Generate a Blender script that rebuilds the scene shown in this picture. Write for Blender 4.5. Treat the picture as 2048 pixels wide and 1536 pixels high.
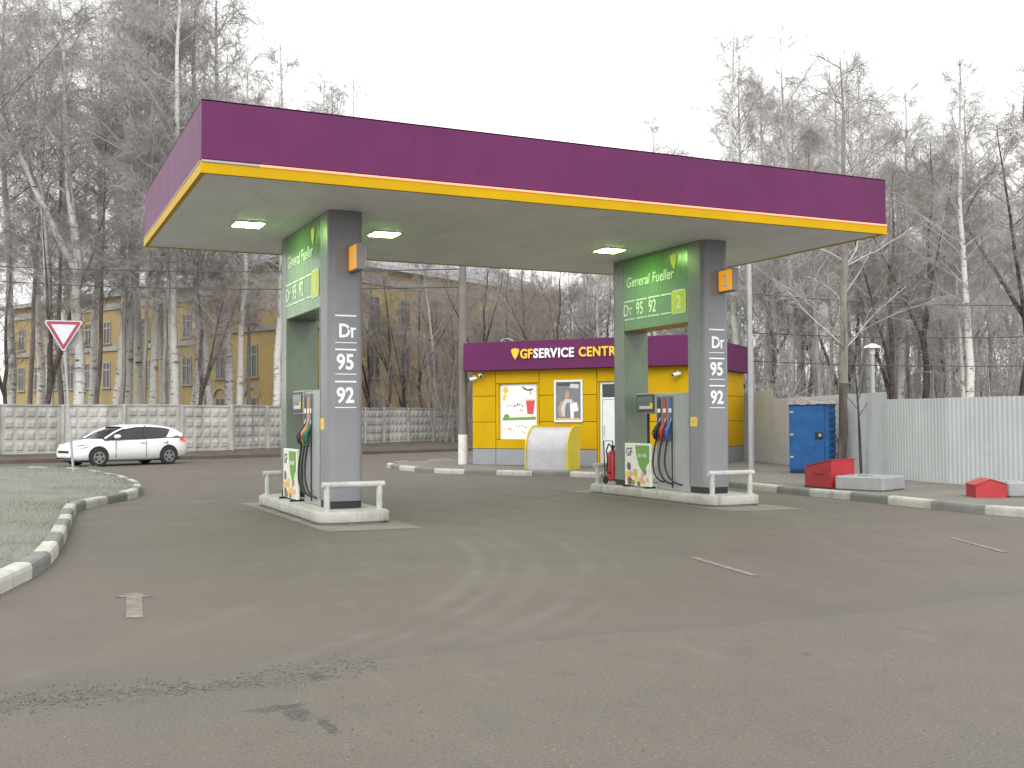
import bpy, math, random
import numpy as np
from mathutils import Matrix, Vector
rad = math.radians
for o in list(bpy.data.objects): bpy.data.objects.remove(o)
S = bpy.context.scene
C = S.collection
random.seed(7)

# ------------------------------------------------------------------ camera, sky, sun, exposure
YAW, PITCH, ROLL = 0.4364, 0.0329, -0.0045
cam_d = bpy.data.cameras.new('camera'); cam = bpy.data.objects.new('camera', cam_d); C.objects.link(cam)
cam_d.sensor_width = 36; cam_d.lens = 2147.4/2048*36; cam_d.clip_end = 3000; cam_d.clip_start = 0.05
FWD = Vector((math.sin(YAW)*math.cos(PITCH), math.cos(YAW)*math.cos(PITCH), math.sin(PITCH)))
RGT = Vector((math.cos(YAW), -math.sin(YAW), 0)); UP = RGT.cross(FWD)
r_ = RGT*math.cos(ROLL)+UP*math.sin(ROLL); u_ = -RGT*math.sin(ROLL)+UP*math.cos(ROLL)
m = Matrix((r_, u_, -FWD)).transposed().to_4x4(); m.translation = (0, 0, 1.6)
cam.matrix_world = m
S.camera = cam
S.cycles.max_bounces = 6; S.cycles.diffuse_bounces = 3; S.cycles.glossy_bounces = 2
S.render.resolution_x, S.render.resolution_y = 1024, 768

SUN_EL, SUN_AZ = rad(38), rad(-150)         # soft light from behind the camera's left shoulder
w = bpy.data.worlds.new('World'); S.world = w; w.use_nodes = True
nt = w.node_tree; nt.nodes.clear()
sky = nt.nodes.new('ShaderNodeTexSky'); sky.sky_type = 'NISHITA'; sky.sun_disc = False
sky.sun_elevation = SUN_EL; sky.sun_rotation = SUN_AZ; sky.dust_density = 6; sky.air_density = 1.0; sky.ozone_density = 1
hs = nt.nodes.new('ShaderNodeHueSaturation'); hs.inputs['Saturation'].default_value = 0.10
mx = nt.nodes.new('ShaderNodeMix'); mx.data_type = 'RGBA'; mx.inputs['Factor'].default_value = 0.8
mx.inputs['B'].default_value = (11.5, 11.6, 11.5, 1)      # the even cloud layer
bg = nt.nodes.new('ShaderNodeBackground'); bg.inputs['Strength'].default_value = 0.1
wo = nt.nodes.new('ShaderNodeOutputWorld')
nt.links.new(sky.outputs[0], hs.inputs['Color']); nt.links.new(hs.outputs[0], mx.inputs['A'])
nt.links.new(mx.outputs['Result'], bg.inputs['Color']); nt.links.new(bg.outputs[0], wo.inputs[0])
sd = bpy.data.lights.new('sun', 'SUN'); sd.energy = 0.6; sd.angle = rad(40); sd.color = (1, 0.97, 0.93)
so = bpy.data.objects.new('sun', sd); C.objects.link(so)
sdir = Vector((math.sin(SUN_AZ)*math.cos(SUN_EL), math.cos(SUN_AZ)*math.cos(SUN_EL), math.sin(SUN_EL)))
so.rotation_euler = sdir.to_track_quat('Z', 'Y').to_euler(); so.location = (0, 0, 30)
vs = S.view_settings; vs.view_transform = 'Standard'; vs.look = 'None'; vs.gamma = 1; vs.use_curve_mapping = False
vs.exposure = 1.0

# ------------------------------------------------------------------ helpers
def spot(px, d):
    """a place in the scene by bearing (tangent from the view axis) and distance along it"""
    t = (px-1024)/2147.4
    f = Vector((math.sin(YAW), math.cos(YAW))); r = Vector((math.cos(YAW), -math.sin(YAW)))
    return d*(f+r*t)

class MB:
    def __init__(s): s.v = []; s.f = []; s.mi = []; s.cur = 0
    def _a(s, vs, fs):
        b = len(s.v); s.v += [tuple(p) for p in vs]; s.f += [tuple(i+b for i in f) for f in fs]; s.mi += [s.cur]*len(fs); return s
    def box(s, x0, x1, y0, y1, z0, z1, b=0):
        if b <= 0:
            return s._a([(x0,y0,z0),(x1,y0,z0),(x1,y1,z0),(x0,y1,z0),(x0,y0,z1),(x1,y0,z1),(x1,y1,z1),(x0,y1,z1)],
                        [(0,3,2,1),(4,5,6,7),(0,1,5,4),(1,2,6,5),(2,3,7,6),(3,0,4,7)])
        V = []; rings = [(z0, b), (z0+b, 0), (z1-b, 0), (z1, b)]
        for z, i in rings:
            c = b if i == 0 else 2*b
            # octagon
            a = i
            V += [(x0+c,y0+a,z),(x1-c,y0+a,z),(x1-a,y0+c,z),(x1-a,y1-c,z),(x1-c,y1-a,z),(x0+c,y1-a,z),(x0+a,y1-c,z),(x0+a,y0+c,z)]
        F = [tuple(range(7, -1, -1)), tuple(range(24, 32))]
        for k in range(3):
            for j in range(8):
                n = (j+1) % 8; F.append((k*8+j, k*8+n, k*8+8+n, k*8+8+j))
        return s._a(V, F)
    def prism(s, poly, z0, z1, top_scale=None):
        n = len(poly)
        V = [(x, y, z0) for x, y in poly]+[(x, y, z1) for x, y in poly]
        F = [tuple(range(n-1, -1, -1)), tuple(range(n, 2*n))]+[(i, (i+1) % n, n+(i+1) % n, n+i) for i in range(n)]
        return s._a(V, F)
    def extrude(s, poly, axis, a0, a1):
        """polygon in the two other axes, extruded along axis ('x': poly is (y,z); 'y': poly is (x,z))"""
        n = len(poly)
        P = (lambda p, a: (a, p[0], p[1])) if axis == 'x' else (lambda p, a: (p[0], a, p[1]))
        V = [P(p, a0) for p in poly]+[P(p, a1) for p in poly]
        F = [tuple(range(n-1, -1, -1)), tuple(range(n, 2*n))]+[(i, (i+1) % n, n+(i+1) % n, n+i) for i in range(n)]
        return s._a(V, F)
    def quad(s, a, b, c, d): return s._a([a, b, c, d], [(0, 1, 2, 3)])
    def poly(s, pts): return s._a(pts, [tuple(range(len(pts)))])
    def tube(s, path, r, n=8, caps=True):
        path = [Vector(p) for p in path]; rs = r if hasattr(r, '__len__') else [r]*len(path)
        V = []; F = []; prev = None
        for i, p in enumerate(path):
            t = (path[min(i+1, len(path)-1)]-path[max(i-1, 0)]).normalized()
            if prev is None: a = t.orthogonal().normalized()
            else: a = (prev-t*prev.dot(t)).normalized()
            prev = a; b = t.cross(a)
            for k in range(n):
                q = 2*math.pi*k/n; V.append(p+(a*math.cos(q)+b*math.sin(q))*rs[i])
        for i in range(len(path)-1):
            for k in range(n):
                k2 = (k+1) % n; F.append((i*n+k, i*n+k2, (i+1)*n+k2, (i+1)*n+k))
        if caps: F += [tuple(range(n-1, -1, -1)), tuple(range((len(path)-1)*n, len(path)*n))]
        return s._a(V, F)
    def lathe(s, prof, n=20, c=(0, 0), axis='z'):
        V = []; F = []
        for r, z in prof:
            for k in range(n):
                q = 2*math.pi*k/n; x, y = r*math.cos(q), r*math.sin(q)
                V.append((c[0]+x, c[1]+y, z) if axis == 'z' else (c[0]+x, z, c[1]+y))
        for i in range(len(prof)-1):
            for k in range(n):
                k2 = (k+1) % n; F.append((i*n+k, i*n+k2, (i+1)*n+k2, (i+1)*n+k))
        F += [tuple(range(n-1, -1, -1)), tuple(range((len(prof)-1)*n, len(prof)*n))]
        return s._a(V, F)
    def mesh(s, name, mats, smooth=None):
        me = bpy.data.meshes.new(name); me.from_pydata(s.v, [], s.f); me.update()
        if mats is not None:
            for q in (mats if isinstance(mats, (list, tuple)) else [mats]): me.materials.append(q)
            me.polygons.foreach_set('material_index', s.mi)
        if smooth is not None:
            me.shade_smooth() if smooth >= 180 else None
            if smooth < 180:
                me.shade_smooth()
                try: me.set_sharp_from_angle(angle=rad(smooth))
                except Exception: pass
        return me
    def build(s, name, mats, parent=None, smooth=None, loc=None):
        return link(name, s.mesh(name, mats, smooth), parent, loc)

def link(name, me, parent=None, loc=None, rz=0):
    o = bpy.data.objects.new(name, me); C.objects.link(o); o.parent = parent
    if loc is not None: o.location = loc
    if rz: o.rotation_euler.z = rz
    return o
def tag(o, label=None, cat=None, group=None, kind=None):
    if label: o['label'] = label
    if cat: o['category'] = cat
    if group: o['group'] = group
    if kind: o['kind'] = kind
    return o
def thing(name, label, cat, loc=(0, 0, 0), rz=0, group=None):
    o = bpy.data.objects.new(name, None); C.objects.link(o); o.location = loc; o.rotation_euler.z = rz
    o.empty_display_size = .2
    return tag(o, label, cat, group)
def copy_tree(o, parent=None):
    c = o.copy(); C.objects.link(c); c.parent = parent
    for ch in list(o.children): copy_tree(ch, c)
    return c
def rrect(x0, x1, y0, y1, r, n=6, corners=(1, 1, 1, 1)):
    """rounded rectangle, corners: (x0y0, x1y0, x1y1, x0y1)"""
    P = []
    for (cx, cy, a0, on) in ((x0, y0, 180, corners[0]), (x1, y0, 270, corners[1]), (x1, y1, 0, corners[2]), (x0, y1, 90, corners[3])):
        if not on: P.append((cx, cy)); continue
        ox = cx+r if cx == x0 else cx-r; oy = cy+r if cy == y0 else cy-r
        for k in range(n+1):
            a = rad(a0+90*k/n); P.append((ox+r*math.cos(a), oy+r*math.sin(a)))
    return P

# ------------------------------------------------------------------ materials
def lin(c):
    return tuple((x/255/12.92 if x/255 <= .04045 else ((x/255+.055)/1.055)**2.4) for x in c)
class NT:
    def __init__(s, name):
        s.m = bpy.data.materials.new(name); s.m.use_nodes = True; s.t = s.m.node_tree; s.t.nodes.clear()
        s.out = s.n('ShaderNodeOutputMaterial'); s.b = s.n('ShaderNodeBsdfPrincipled'); s.l(s.b.outputs[0], s.out.inputs[0])
        s.tc = s.n('ShaderNodeTexCoord')
    def vary(s, amt=31.):
        oi = s.n('ShaderNodeObjectInfo'); cx = s.n('ShaderNodeCombineXYZ'); v = s.math('MULTIPLY', oi.outputs['Random'], amt)
        for i in range(3): s.l(v, cx.inputs[i])
        va = s.n('ShaderNodeVectorMath', operation='ADD'); s.l(s.tc.outputs['Object'], va.inputs[0]); s.l(cx.outputs[0], va.inputs[1])
        s.vec = va.outputs[0]; s.rnd = oi.outputs['Random']
    vec = None
    def n(s, t, **k):
        q = s.t.nodes.new(t)
        for a, v in k.items(): setattr(q, a, v)
        return q
    def l(s, a, b): s.t.links.new(a, b)
    def put(s, v, sock):
        if hasattr(v, 'is_output'): s.l(v, sock)
        elif isinstance(v, (tuple, list)): sock.default_value = tuple(v)+((1,) if len(v) == 3 and sock.type == 'RGBA' else ())
        else: sock.default_value = v
    def math(s, op, a, b=0.0, c=None, clamp=False):
        q = s.n('ShaderNodeMath', operation=op, use_clamp=clamp); s.put(a, q.inputs[0]); s.put(b, q.inputs[1])
        if c is not None: s.put(c, q.inputs[2])
        return q.outputs[0]
    def noise(s, scale, detail=4, rough=.55, vec=None, dist=0, stretch=None):
        q = s.n('ShaderNodeTexNoise'); q.inputs['Scale'].default_value = scale; q.inputs['Detail'].default_value = detail
        q.inputs['Roughness'].default_value = rough; q.inputs['Distortion'].default_value = dist
        v = vec if vec is not None else (s.vec if s.vec is not None else s.tc.outputs['Object'])
        if stretch:
            mp = s.n('ShaderNodeMapping'); mp.inputs['Scale'].default_value = stretch; s.l(v, mp.inputs[0]); v = mp.outputs[0]
        s.l(v, q.inputs['Vector']); return q.outputs['Fac']
    def ramp(s, v, a, b, c0=0., c1=1.):
        q = s.n('ShaderNodeMapRange', interpolation_type='SMOOTHSTEP'); s.put(v, q.inputs[0])
        for i, x in zip((1, 2, 3, 4), (a, b, c0, c1)): q.inputs[i].default_value = x
        return q.outputs[0]
    def mix(s, f, a, b, mode='MIX'):
        q = s.n('ShaderNodeMix', data_type='RGBA', blend_type=mode); s.put(f, q.inputs['Factor']); s.put(a, q.inputs['A']); s.put(b, q.inputs['B'])
        return q.outputs['Result']
    def bump(s, h, strength=.3, dist=.02):
        q = s.n('ShaderNodeBump'); q.inputs['Strength'].default_value = strength; q.inputs['Distance'].default_value = dist
        s.l(h, q.inputs['Height']); s.l(q.outputs[0], s.b.inputs['Normal'])
    def fin(s, col, rough=.7, metal=0., spec=.5):
        s.put(col, s.b.inputs['Base Color']); s.put(rough, s.b.inputs['Roughness']); s.b.inputs['Metallic'].default_value = metal
        s.b.inputs['Specular IOR Level'].default_value = spec
        return s.m

def paint(name, c, rough=.45, var=.12, scale=3., dirt=.12, dirtc=(.16, .14, .12), metal=0., bump=.05, spec=.5):
    k = NT(name); k.vary()
    n1 = k.noise(scale, 5); n2 = k.noise(scale*7, 4, .6, stretch=(1, 1, .25))
    lo = tuple(x*(1-var) for x in c); hi = tuple(min(1, x*(1+var)) for x in c)
    col = k.mix(k.ramp(n1, .3, .7), lo, hi)
    col = k.mix(k.math('MULTIPLY', k.ramp(n2, .45, .75), dirt), col, dirtc)
    if bump: k.bump(k.noise(scale*25, 3), bump, .004)
    return k.fin(col, k.math('ADD', rough, k.math('MULTIPLY', k.math('SUBTRACT', n2, .5), .2)), metal, spec)
def plain(name, c, rough=.5, metal=0., spec=.5):
    k = NT(name); n = k.noise(9, 3)
    return k.fin(k.mix(n, tuple(x*.9 for x in c), tuple(min(1, x*1.1) for x in c)), rough, metal, spec)
def emit(name, c, strength, base=(.8, .8, .8)):
    k = NT(name); k.b.inputs['Emission Color'].default_value = c+(1,); k.b.inputs['Emission Strength'].default_value = strength
    return k.fin(base, .4)
def concrete(name, c, rough=.85, var=.25, stain=.35, scale=2.):
    k = NT(name); k.vary(); n1 = k.noise(scale, 6, .6); n2 = k.noise(scale*14, 4); n3 = k.noise(scale*.8, 5, .65, stretch=(2.2, 2.2, .35))
    col = k.mix(k.ramp(n1, .3, .7), tuple(x*(1-var) for x in c), tuple(min(1, x*(1+var*.6)) for x in c))
    col = k.mix(k.math('MULTIPLY', k.ramp(n3, .5, .78), stain), col, (.09, .08, .07))
    col = k.mix(k.math('MULTIPLY', k.ramp(n2, .35, .8), .18), col, (.1, .09, .08))
    col = k.mix(k.math('MULTIPLY', k.rnd, .22), col, (.12, .11, .10))
    k.bump(n2, .25, .01)
    return k.fin(col, rough, 0, .3)

M = {}
M['purple'] = paint('purple_paint', (.112, .020, .083), .5, .07, 1.2, .10, (.10, .06, .09), bump=.02, spec=.16)
M['yellow'] = paint('yellow_paint', (.50, .305, .0015), .5, .06, 1.0, .08, (.30, .20, .03), bump=.02, spec=.12)
M['led'] = emit('led_strip', (1., .27, .12), .42, (.7, .3, .2))
M['led_off'] = plain('led_strip_off', (.35, .33, .32), .5)
M['gap'] = plain('dark_gap', (.02, .018, .02), .7)
M['soffit'] = paint('soffit_sheet', (.72, .725, .74), .5, .05, .8, .08, bump=.02)
M['pylon'] = paint('pylon_grey', (.19, .193, .207), .42, .05, 1.5, .08, spec=.5)
M['pylon_side'] = paint('pylon_side_greygreen', (.16, .182, .160), .28, .05, 1.5, .07, spec=.5)
M['sign_green_glow'] = paint('sign_panel_green_glow', (.105, .21, .085), .26, .05, 1.5, .05, spec=.5)  # pale grey panel; the lamps' green glow is painted into its base colour
M['plinth'] = plain('black_plinth', (.016, .017, .02), .6)
M['white_print'] = plain('white_print', (.78, .78, .78), .5)
M['lime_print'] = plain('lime_print', (.62, .60, .05), .5)
M['orange'] = emit('orange_light_face', (1., .38, .012), .26, (.70, .33, .02))
M['mustard'] = plain('mustard_panel', (.45, .27, .01), .5)
M['lampglow'] = emit('lamp_diffuser', (.52, 1., .26), 30., (.9, .9, .9))
M['lamprim'] = plain('lamp_rim', (.5, .55, .45), .4)
M['pump'] = paint('pump_grey', (.30, .305, .31), .4, .05, 2., .10)
M['pump_dark'] = plain('pump_recess', (.12, .125, .13), .5)
M['black'] = plain('black_plastic', (.018, .018, .02), .45)
M['rubber'] = plain('black_rubber', (.012, .012, .012), .6)
M['screen'] = plain('lcd_screen', (.05, .065, .06), .15)
M['red_plastic'] = plain('red_plastic', (.42, .03, .03), .4)
M['blue_plastic'] = plain('blue_plastic', (.04, .11, .33), .4)
M['green_plastic'] = plain('green_plastic', (.02, .13, .09), .4)
M['orange_plastic'] = plain('orange_plastic', (.55, .20, .04), .4)
M['metal'] = plain('bare_metal', (.55, .55, .55), .3, .9)
M['board_white'] = plain('board_print_white', (.68, .68, .60), .4)
M['board_green'] = plain('board_print_green', (.13, .30, .05), .4)
M['poster_white'] = plain('poster_white', (.80, .79, .76), .12)
M['print_dark'] = plain('print_dark', (.06, .06, .07), .5)
M['print_purple'] = plain('print_purple', (.16, .07, .14), .5)
M['print_tan'] = plain('print_tan', (.55, .38, .17), .5)
M['print_pink'] = plain('print_pink', (.62, .34, .28), .5)
M['print_red'] = plain('print_red', (.55, .06, .05), .45)
M['print_yellow'] = plain('print_yellow', (.75, .48, .03), .45)
M['print_grey'] = plain('print_grey', (.17, .17, .175), .45)
M['print_pale'] = plain('print_pale', (.52, .52, .54), .45)
M['print_skin'] = plain('print_skin', (.40, .26, .18), .5)
M['rail'] = paint('rail_paint', (.40, .40, .385), .6, .12, 5., .5, (.2, .17, .14))
M['island'] = concrete('painted_island', (.42, .41, .385), .8, .18, .6, 3.)
M['red'] = paint('red_box_paint', (.35, .020, .026), .45, .1, 3., .12)
M['redext'] = paint('extinguisher_red', (.40, .015, .02), .3, .06, 4., .08)
M['fence_white'] = paint('white_profiled_sheet', (.41, .43, .44), .45, .05, 1.2, .12, (.3, .29, .28), bump=.02)
M['blue'] = paint('blue_cabinet_paint', (.008, .085, .27), .5, .18, 3., .16, (.05, .07, .1))
M['kiosk_base'] = paint('grey_cassette', (.25, .265, .285), .5, .06, 2., .15)
M['kiosk_core'] = plain('kiosk_core', (.07, .06, .05), .8)
M['door_white'] = paint('white_door', (.68, .69, .70), .4, .04, 2., .05)
M['glass'] = plain('dark_glass', (.02, .022, .025), .08)
M['steel_sheet'] = paint('shutter_steel', (.42, .41, .43), .45, .08, 3., .25, (.26, .24, .23), metal=.15)
M['bin_yellow'] = paint('bin_yellow', (.58, .46, .012), .45, .06, 3., .08)
M['pole'] = concrete('pole_concrete', (.19, .175, .165), .85, .15, .2)
M['pole_white'] = paint('whitewash', (.62, .61, .59), .7, .06, 5., .15)
M['galv'] = paint('galvanised', (.36, .37, .38), .45, .06, 4., .1, metal=.2)
M['wire'] = plain('cable_black', (.05, .05, .055), .6)
M['kerb_w'] = concrete('kerb_white', (.47, .46, .42), .8, .14, .5, 3.)
M['kerb_g'] = concrete('kerb_grey', (.19, .19, .186), .85, .15, .35, 3.)
M['block'] = concrete('concrete_block', (.30, .31, .315), .85, .12, .25, 3.)
M['fence_c'] = concrete('fence_concrete', (.44, .43, .41), .9, .25, .62, 1.1)
M['fence_foot'] = concrete('fence_foot', (.12, .108, .098), .9, .2, .4, 1.5)
M['wall_y'] = concrete('yellow_stucco', (.42, .31, .125), .9, .15, .35, .35)
M['stone'] = concrete('grey_mouldings', (.34, .325, .30), .9, .12, .25, .8)
M['quoin'] = concrete('white_quoins', (.52, .51, .49), .9, .1, .2, .8)
M['roof_m'] = paint('roof_metal', (.19, .20, .225), .5, .15, .4, .25)
M['win_frame'] = plain('window_frame', (.28, .26, .24), .6)
M['win_glass'] = plain('window_glass', (.03, .032, .036), .12)
M['car'] = paint('white_car_paint', (.72, .73, .73), .18, .02, 1., .05, bump=0)
M['car_glass'] = plain('car_glass', (.015, .016, .02), .06)
M['tyre'] = plain('tyre', (.02, .02, .02), .8)
M['rim'] = plain('alloy_rim', (.30, .31, .32), .35, .6)
M['lamp_clear'] = plain('clear_lamp', (.6, .62, .62), .12)
M['lamp_red'] = emit('tail_lamp', (1., .05, .06), .35, (.5, .02, .03))
M['sign_white'] = plain('sign_white', (.55, .57, .62), .35)
M['sign_red'] = plain('sign_red', (.30, .04, .07), .35)
M['sign_back'] = plain('sign_back_grey', (.30, .31, .32), .5, .3)
M['tarp'] = concrete('dirty_tarpaulin', (.27, .25, .23), .8, .3, .55, 3.)
M['line_paint'] = None

# --- asphalt
def asphalt_mat():
    k = NT('asphalt'); P = k.tc.outputs['Object']
    sx = k.n('ShaderNodeSeparateXYZ'); k.l(P, sx.inputs[0]); X, Y = sx.outputs[0], sx.outputs[1]
    big = k.noise(.16, 5, .6); mid = k.noise(.9, 6, .62); fine = k.noise(48, 5, .75); fine2 = k.noise(190, 2, .6)
    streak = k.noise(.5, 5, .6, stretch=(1., .28, 1))
    col = k.mix(k.ramp(big, .32, .68), (.094, .079, .0655), (.110, .0925, .077))
    col = k.mix(k.math('MULTIPLY', k.ramp(mid, .42, .72), .35), col, (.080, .069, .060))
    col = k.mix(k.math('MULTIPLY', k.ramp(streak, .5, .75), .2), col, (.138, .119, .101))
    # old coarse asphalt towards the photographer, newer smooth mat beyond the seam
    wob = k.math('MULTIPLY', k.math('SUBTRACT', k.noise(.8, 5), .5), .55)
    seam = k.math('SUBTRACT', k.math('ADD', Y, wob), k.math('ADD', 6.98, k.math('MULTIPLY', X, -.015)))
    old = k.ramp(seam, .06, -.03)
    col = k.mix(k.math('MULTIPLY', old, .55), col, (.116, .101, .082))
    col = k.mix(k.math('MULTIPLY', k.math('MULTIPLY', k.ramp(k.noise(3.2, 6, .7), .50, .68), old), .38), col, (.075, .069, .062))
    col = k.mix(k.math('MULTIPLY', k.ramp(k.noise(2.1, 6, .72, stretch=(1.3, .5, 1)), .54, .70), .34), col, (.150, .134, .117))
    col = k.mix(k.math('MULTIPLY', k.ramp(k.noise(.22, 3, .5), .45, .62), .30), col, (.108, .100, .082))
    edge = k.math('MULTIPLY', k.ramp(seam, .75, .02), k.ramp(seam, -.02, .02))
    col = k.mix(k.math('MULTIPLY', edge, .30), col, (.07, .066, .066))
    # crumbling break along the seam on the left
    crumb = k.math('MULTIPLY', k.ramp(k.math('ABSOLUTE', k.math('ADD', seam, .26)), .34, .05), k.ramp(X, 2.3, 1.4))
    vor = k.n('ShaderNodeTexVoronoi'); vor.inputs['Scale'].default_value = 26; k.l(P, vor.inputs['Vector'])
    cr = k.math('MULTIPLY', crumb, k.ramp(k.noise(7, 6, .75), .42, .58))
    col = k.mix(k.math('MULTIPLY', cr, .85), col, k.mix(vor.outputs['Distance'], (.03, .029, .03), (.125, .115, .105)))
    # holes in the old mat
    for cx, cy, rx, ry in ((1.43, 5.86, .075, .17), (1.36, 6.02, .16, .07), (1.52, 5.55, .04, .17), (1.75, 6.65, .06, .16)):
        dx = k.math('DIVIDE', k.math('SUBTRACT', X, cx), rx); dy = k.math('DIVIDE', k.math('SUBTRACT', Y, cy), ry)
        d = k.math('ADD', k.math('ADD', k.math('MULTIPLY', dx, dx), k.math('MULTIPLY', dy, dy)), k.math('MULTIPLY', k.math('SUBTRACT', k.noise(11, 6, .75), .5), 4.5))
        col = k.mix(k.math('MULTIPLY', k.math('MULTIPLY', k.ramp(d, 1.3, .2), k.ramp(k.noise(28, 4, .7), .28, .50)), .85), col, (.040, .039, .038))
    # tyre tracks: dusty arcs
    for cx, cy, r, wd, amt in ((-4.2, 14.9, 9.72, .11, .42), (-4.2, 14.9, 10.02, .07, .38), (-4.2, 14.9, 10.34, .12, .30), (-2.6, 14.5, 9.30, .10, .32), (-2.6, 14.5, 9.62, .07, .28), (-6.3, 15.3, 10.1, .1, .22), (9.5, 17.8, 4.6, .09, .2), (24, 3.2, 16.4, .1, .2), (24, 3.2, 17.9, .09, .16)):
        dx = k.math('SUBTRACT', X, cx); dy = k.math('SUBTRACT', Y, cy)
        d = k.math('ABSOLUTE', k.math('SUBTRACT', k.math('SQRT', k.math('ADD', k.math('MULTIPLY', dx, dx), k.math('MULTIPLY', dy, dy))), k.math('ADD', r, k.math('MULTIPLY', k.math('SUBTRACT', mid, .5), .12))))
        t = k.math('MULTIPLY', k.ramp(d, wd*1.5, 0.), k.ramp(k.noise(.6, 6, .7), .36, .66))
        t = k.math('MULTIPLY', t, k.ramp(Y, 6.6, 7.6))
        col = k.mix(k.math('MULTIPLY', t, amt), col, (.165, .147, .136))
    # oil and damp around the islands
    for cx in (4.0, 5.9, 11.0, 13.2):
        dx = k.math('MULTIPLY', k.math('SUBTRACT', X, cx), .9); dy = k.math('MULTIPLY', k.math('SUBTRACT', Y, 18.0), .33)
        d = k.math('ADD', k.math('ADD', k.math('MULTIPLY', dx, dx), k.math('MULTIPLY', dy, dy)), k.math('MULTIPLY', k.math('SUBTRACT', mid, .5), 2.2))
        col = k.mix(k.math('MULTIPLY', k.ramp(d, 1.0, .2), .22), col, (.062, .056, .050))
    v3 = k.n('ShaderNodeTexVoronoi'); v3.inputs['Scale'].default_value = 1.7; k.l(P, v3.inputs['Vector'])
    s3 = k.n('ShaderNodeSeparateColor'); k.l(v3.outputs['Color'], s3.inputs[0])
    drip = k.math('MULTIPLY', k.ramp(k.math('ADD', v3.outputs['Distance'], k.math('MULTIPLY', k.noise(14, 4, .7), .12)), .16, .09), k.ramp(s3.outputs[1], .72, .76))
    col = k.mix(k.math('MULTIPLY', drip, .45), col, (.05, .046, .043))
    # aggregate
    col = k.mix(k.math('MULTIPLY', k.ramp(fine, .5, .68), k.math('ADD', .40, k.math('MULTIPLY', old, .30))), col, (.185, .172, .155))
    col = k.mix(k.math('MULTIPLY', k.ramp(fine, .48, .30), k.math('ADD', .40, k.math('MULTIPLY', old, .30))), col, (.05, .048, .047))
    v2 = k.n('ShaderNodeTexVoronoi'); v2.inputs['Scale'].default_value = 42; v2.inputs['Randomness'].default_value = 1; k.l(P, v2.inputs['Vector'])
    sep = k.n('ShaderNodeSeparateColor'); k.l(v2.outputs['Color'], sep.inputs[0])
    chip = k.math('MULTIPLY', k.math('MULTIPLY', k.ramp(v2.outputs['Distance'], .28, .18), k.ramp(sep.outputs[0], .982, .988)), k.math('ADD', .12, k.math('MULTIPLY', old, .75)))
    col = k.mix(chip, col, (.27, .255, .23))
    h = k.math('ADD', k.math('MULTIPLY', fine, k.math('ADD', .5, old)), k.math('ADD', k.math('MULTIPLY', fine2, .4), k.math('MULTIPLY', cr, -1.5)))
    k.bump(h, .5, .012)
    return k.fin(col, k.math('ADD', .72, k.math('MULTIPLY', k.math('SUBTRACT', mid, .5), .25)), 0, .35)
M['asphalt'] = asphalt_mat()
def worn_paint(name, c, thr):
    k = NT(name); n = k.math('ADD', k.math('MULTIPLY', k.noise(7, 6, .7), .6), k.math('MULTIPLY', k.noise(45, 4, .65), .4))
    f = k.ramp(n, thr, thr+.30); col = k.mix(f, (.112, .099, .088), c); k.bump(k.noise(70, 3), .3, .006)
    return k.fin(col, .8, 0, .3)
M['line_paint'] = worn_paint('worn_line_paint', (.235, .215, .185), .36)
M['grit'] = concrete('grit', (.15, .14, .125), .9, .5, .5, 30.)
M['apron'] = concrete('apron_concrete', (.20, .185, .15), .85, .2, .45, 1.4)
def soil(name, a, b, c, s=1., bare=None):
    k = NT(name); col = k.mix(k.ramp(k.noise(.7*s, 6, .65), .35, .65), a, b)
    col = k.mix(k.math('MULTIPLY', k.ramp(k.noise(9*s, 5, .7), .45, .7), .6), col, c)
    if bare: col = k.mix(k.math('MULTIPLY', k.ramp(k.noise(.55, 6, .7), .52, .66), .8), col, bare)
    k.bump(k.noise(16*s, 5, .7), .6, .05)
    return k.fin(col, .95, 0, .15)
M['turf'] = soil('thin_turf', (.178, .19, .162), (.215, .218, .195), (.15, .162, .132), 1., (.16, .14, .12))
M['blade'] = plain('grass_blade', (.19, .21, .16), .9, 0, .1)
M['litter'] = soil('leaf_litter', (.085, .066, .05), (.12, .098, .078), (.05, .042, .034))
M['verge'] = soil('muddy_verge', (.10, .082, .07), (.13, .11, .095), (.07, .058, .05))
M['paving'] = soil('dusty_paving', (.17, .155, .14), (.215, .20, .18), (.12, .11, .1), .8)

# --- bark
def birch_mat():
    k = NT('birch_bark'); P = k.tc.outputs['Object']
    n = k.noise(3.2, 4, .6, stretch=(1, 1, 4.5)); n2 = k.noise(1.1, 3, .6, stretch=(1, 1, .9)); n3 = k.noise(12, 3)
    col = k.mix(n3, (.46, .445, .42), (.62, .61, .58))
    col = k.mix(k.ramp(n, .58, .66), col, (.035, .032, .03))
    col = k.mix(k.math('MULTIPLY', k.ramp(n2, .56, .70), .75), col, (.07, .062, .055))
    return k.fin(col, .85, 0, .2)
def bark(name, a, b):
    k = NT(name); n = k.noise(5, 5, .65, stretch=(1, 1, .25)); col = k.mix(k.ramp(n, .35, .65), a, b); k.bump(n, .5, .03)
    return k.fin(col, .9, 0, .2)
M['birch'] = birch_mat()
M['dark_bark'] = bark('dark_bark', (.055, .045, .04), (.115, .098, .085))
M['pale_bark'] = bark('pale_grey_bark', (.17, .155, .135), (.26, .245, .215))
M['twig'] = bark('twig_bark', (.33, .312, .30), (.44, .42, .405))
M['twig_b'] = bark('twig_bark_brown', (.25, .222, .205), (.34, .308, .288))

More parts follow.
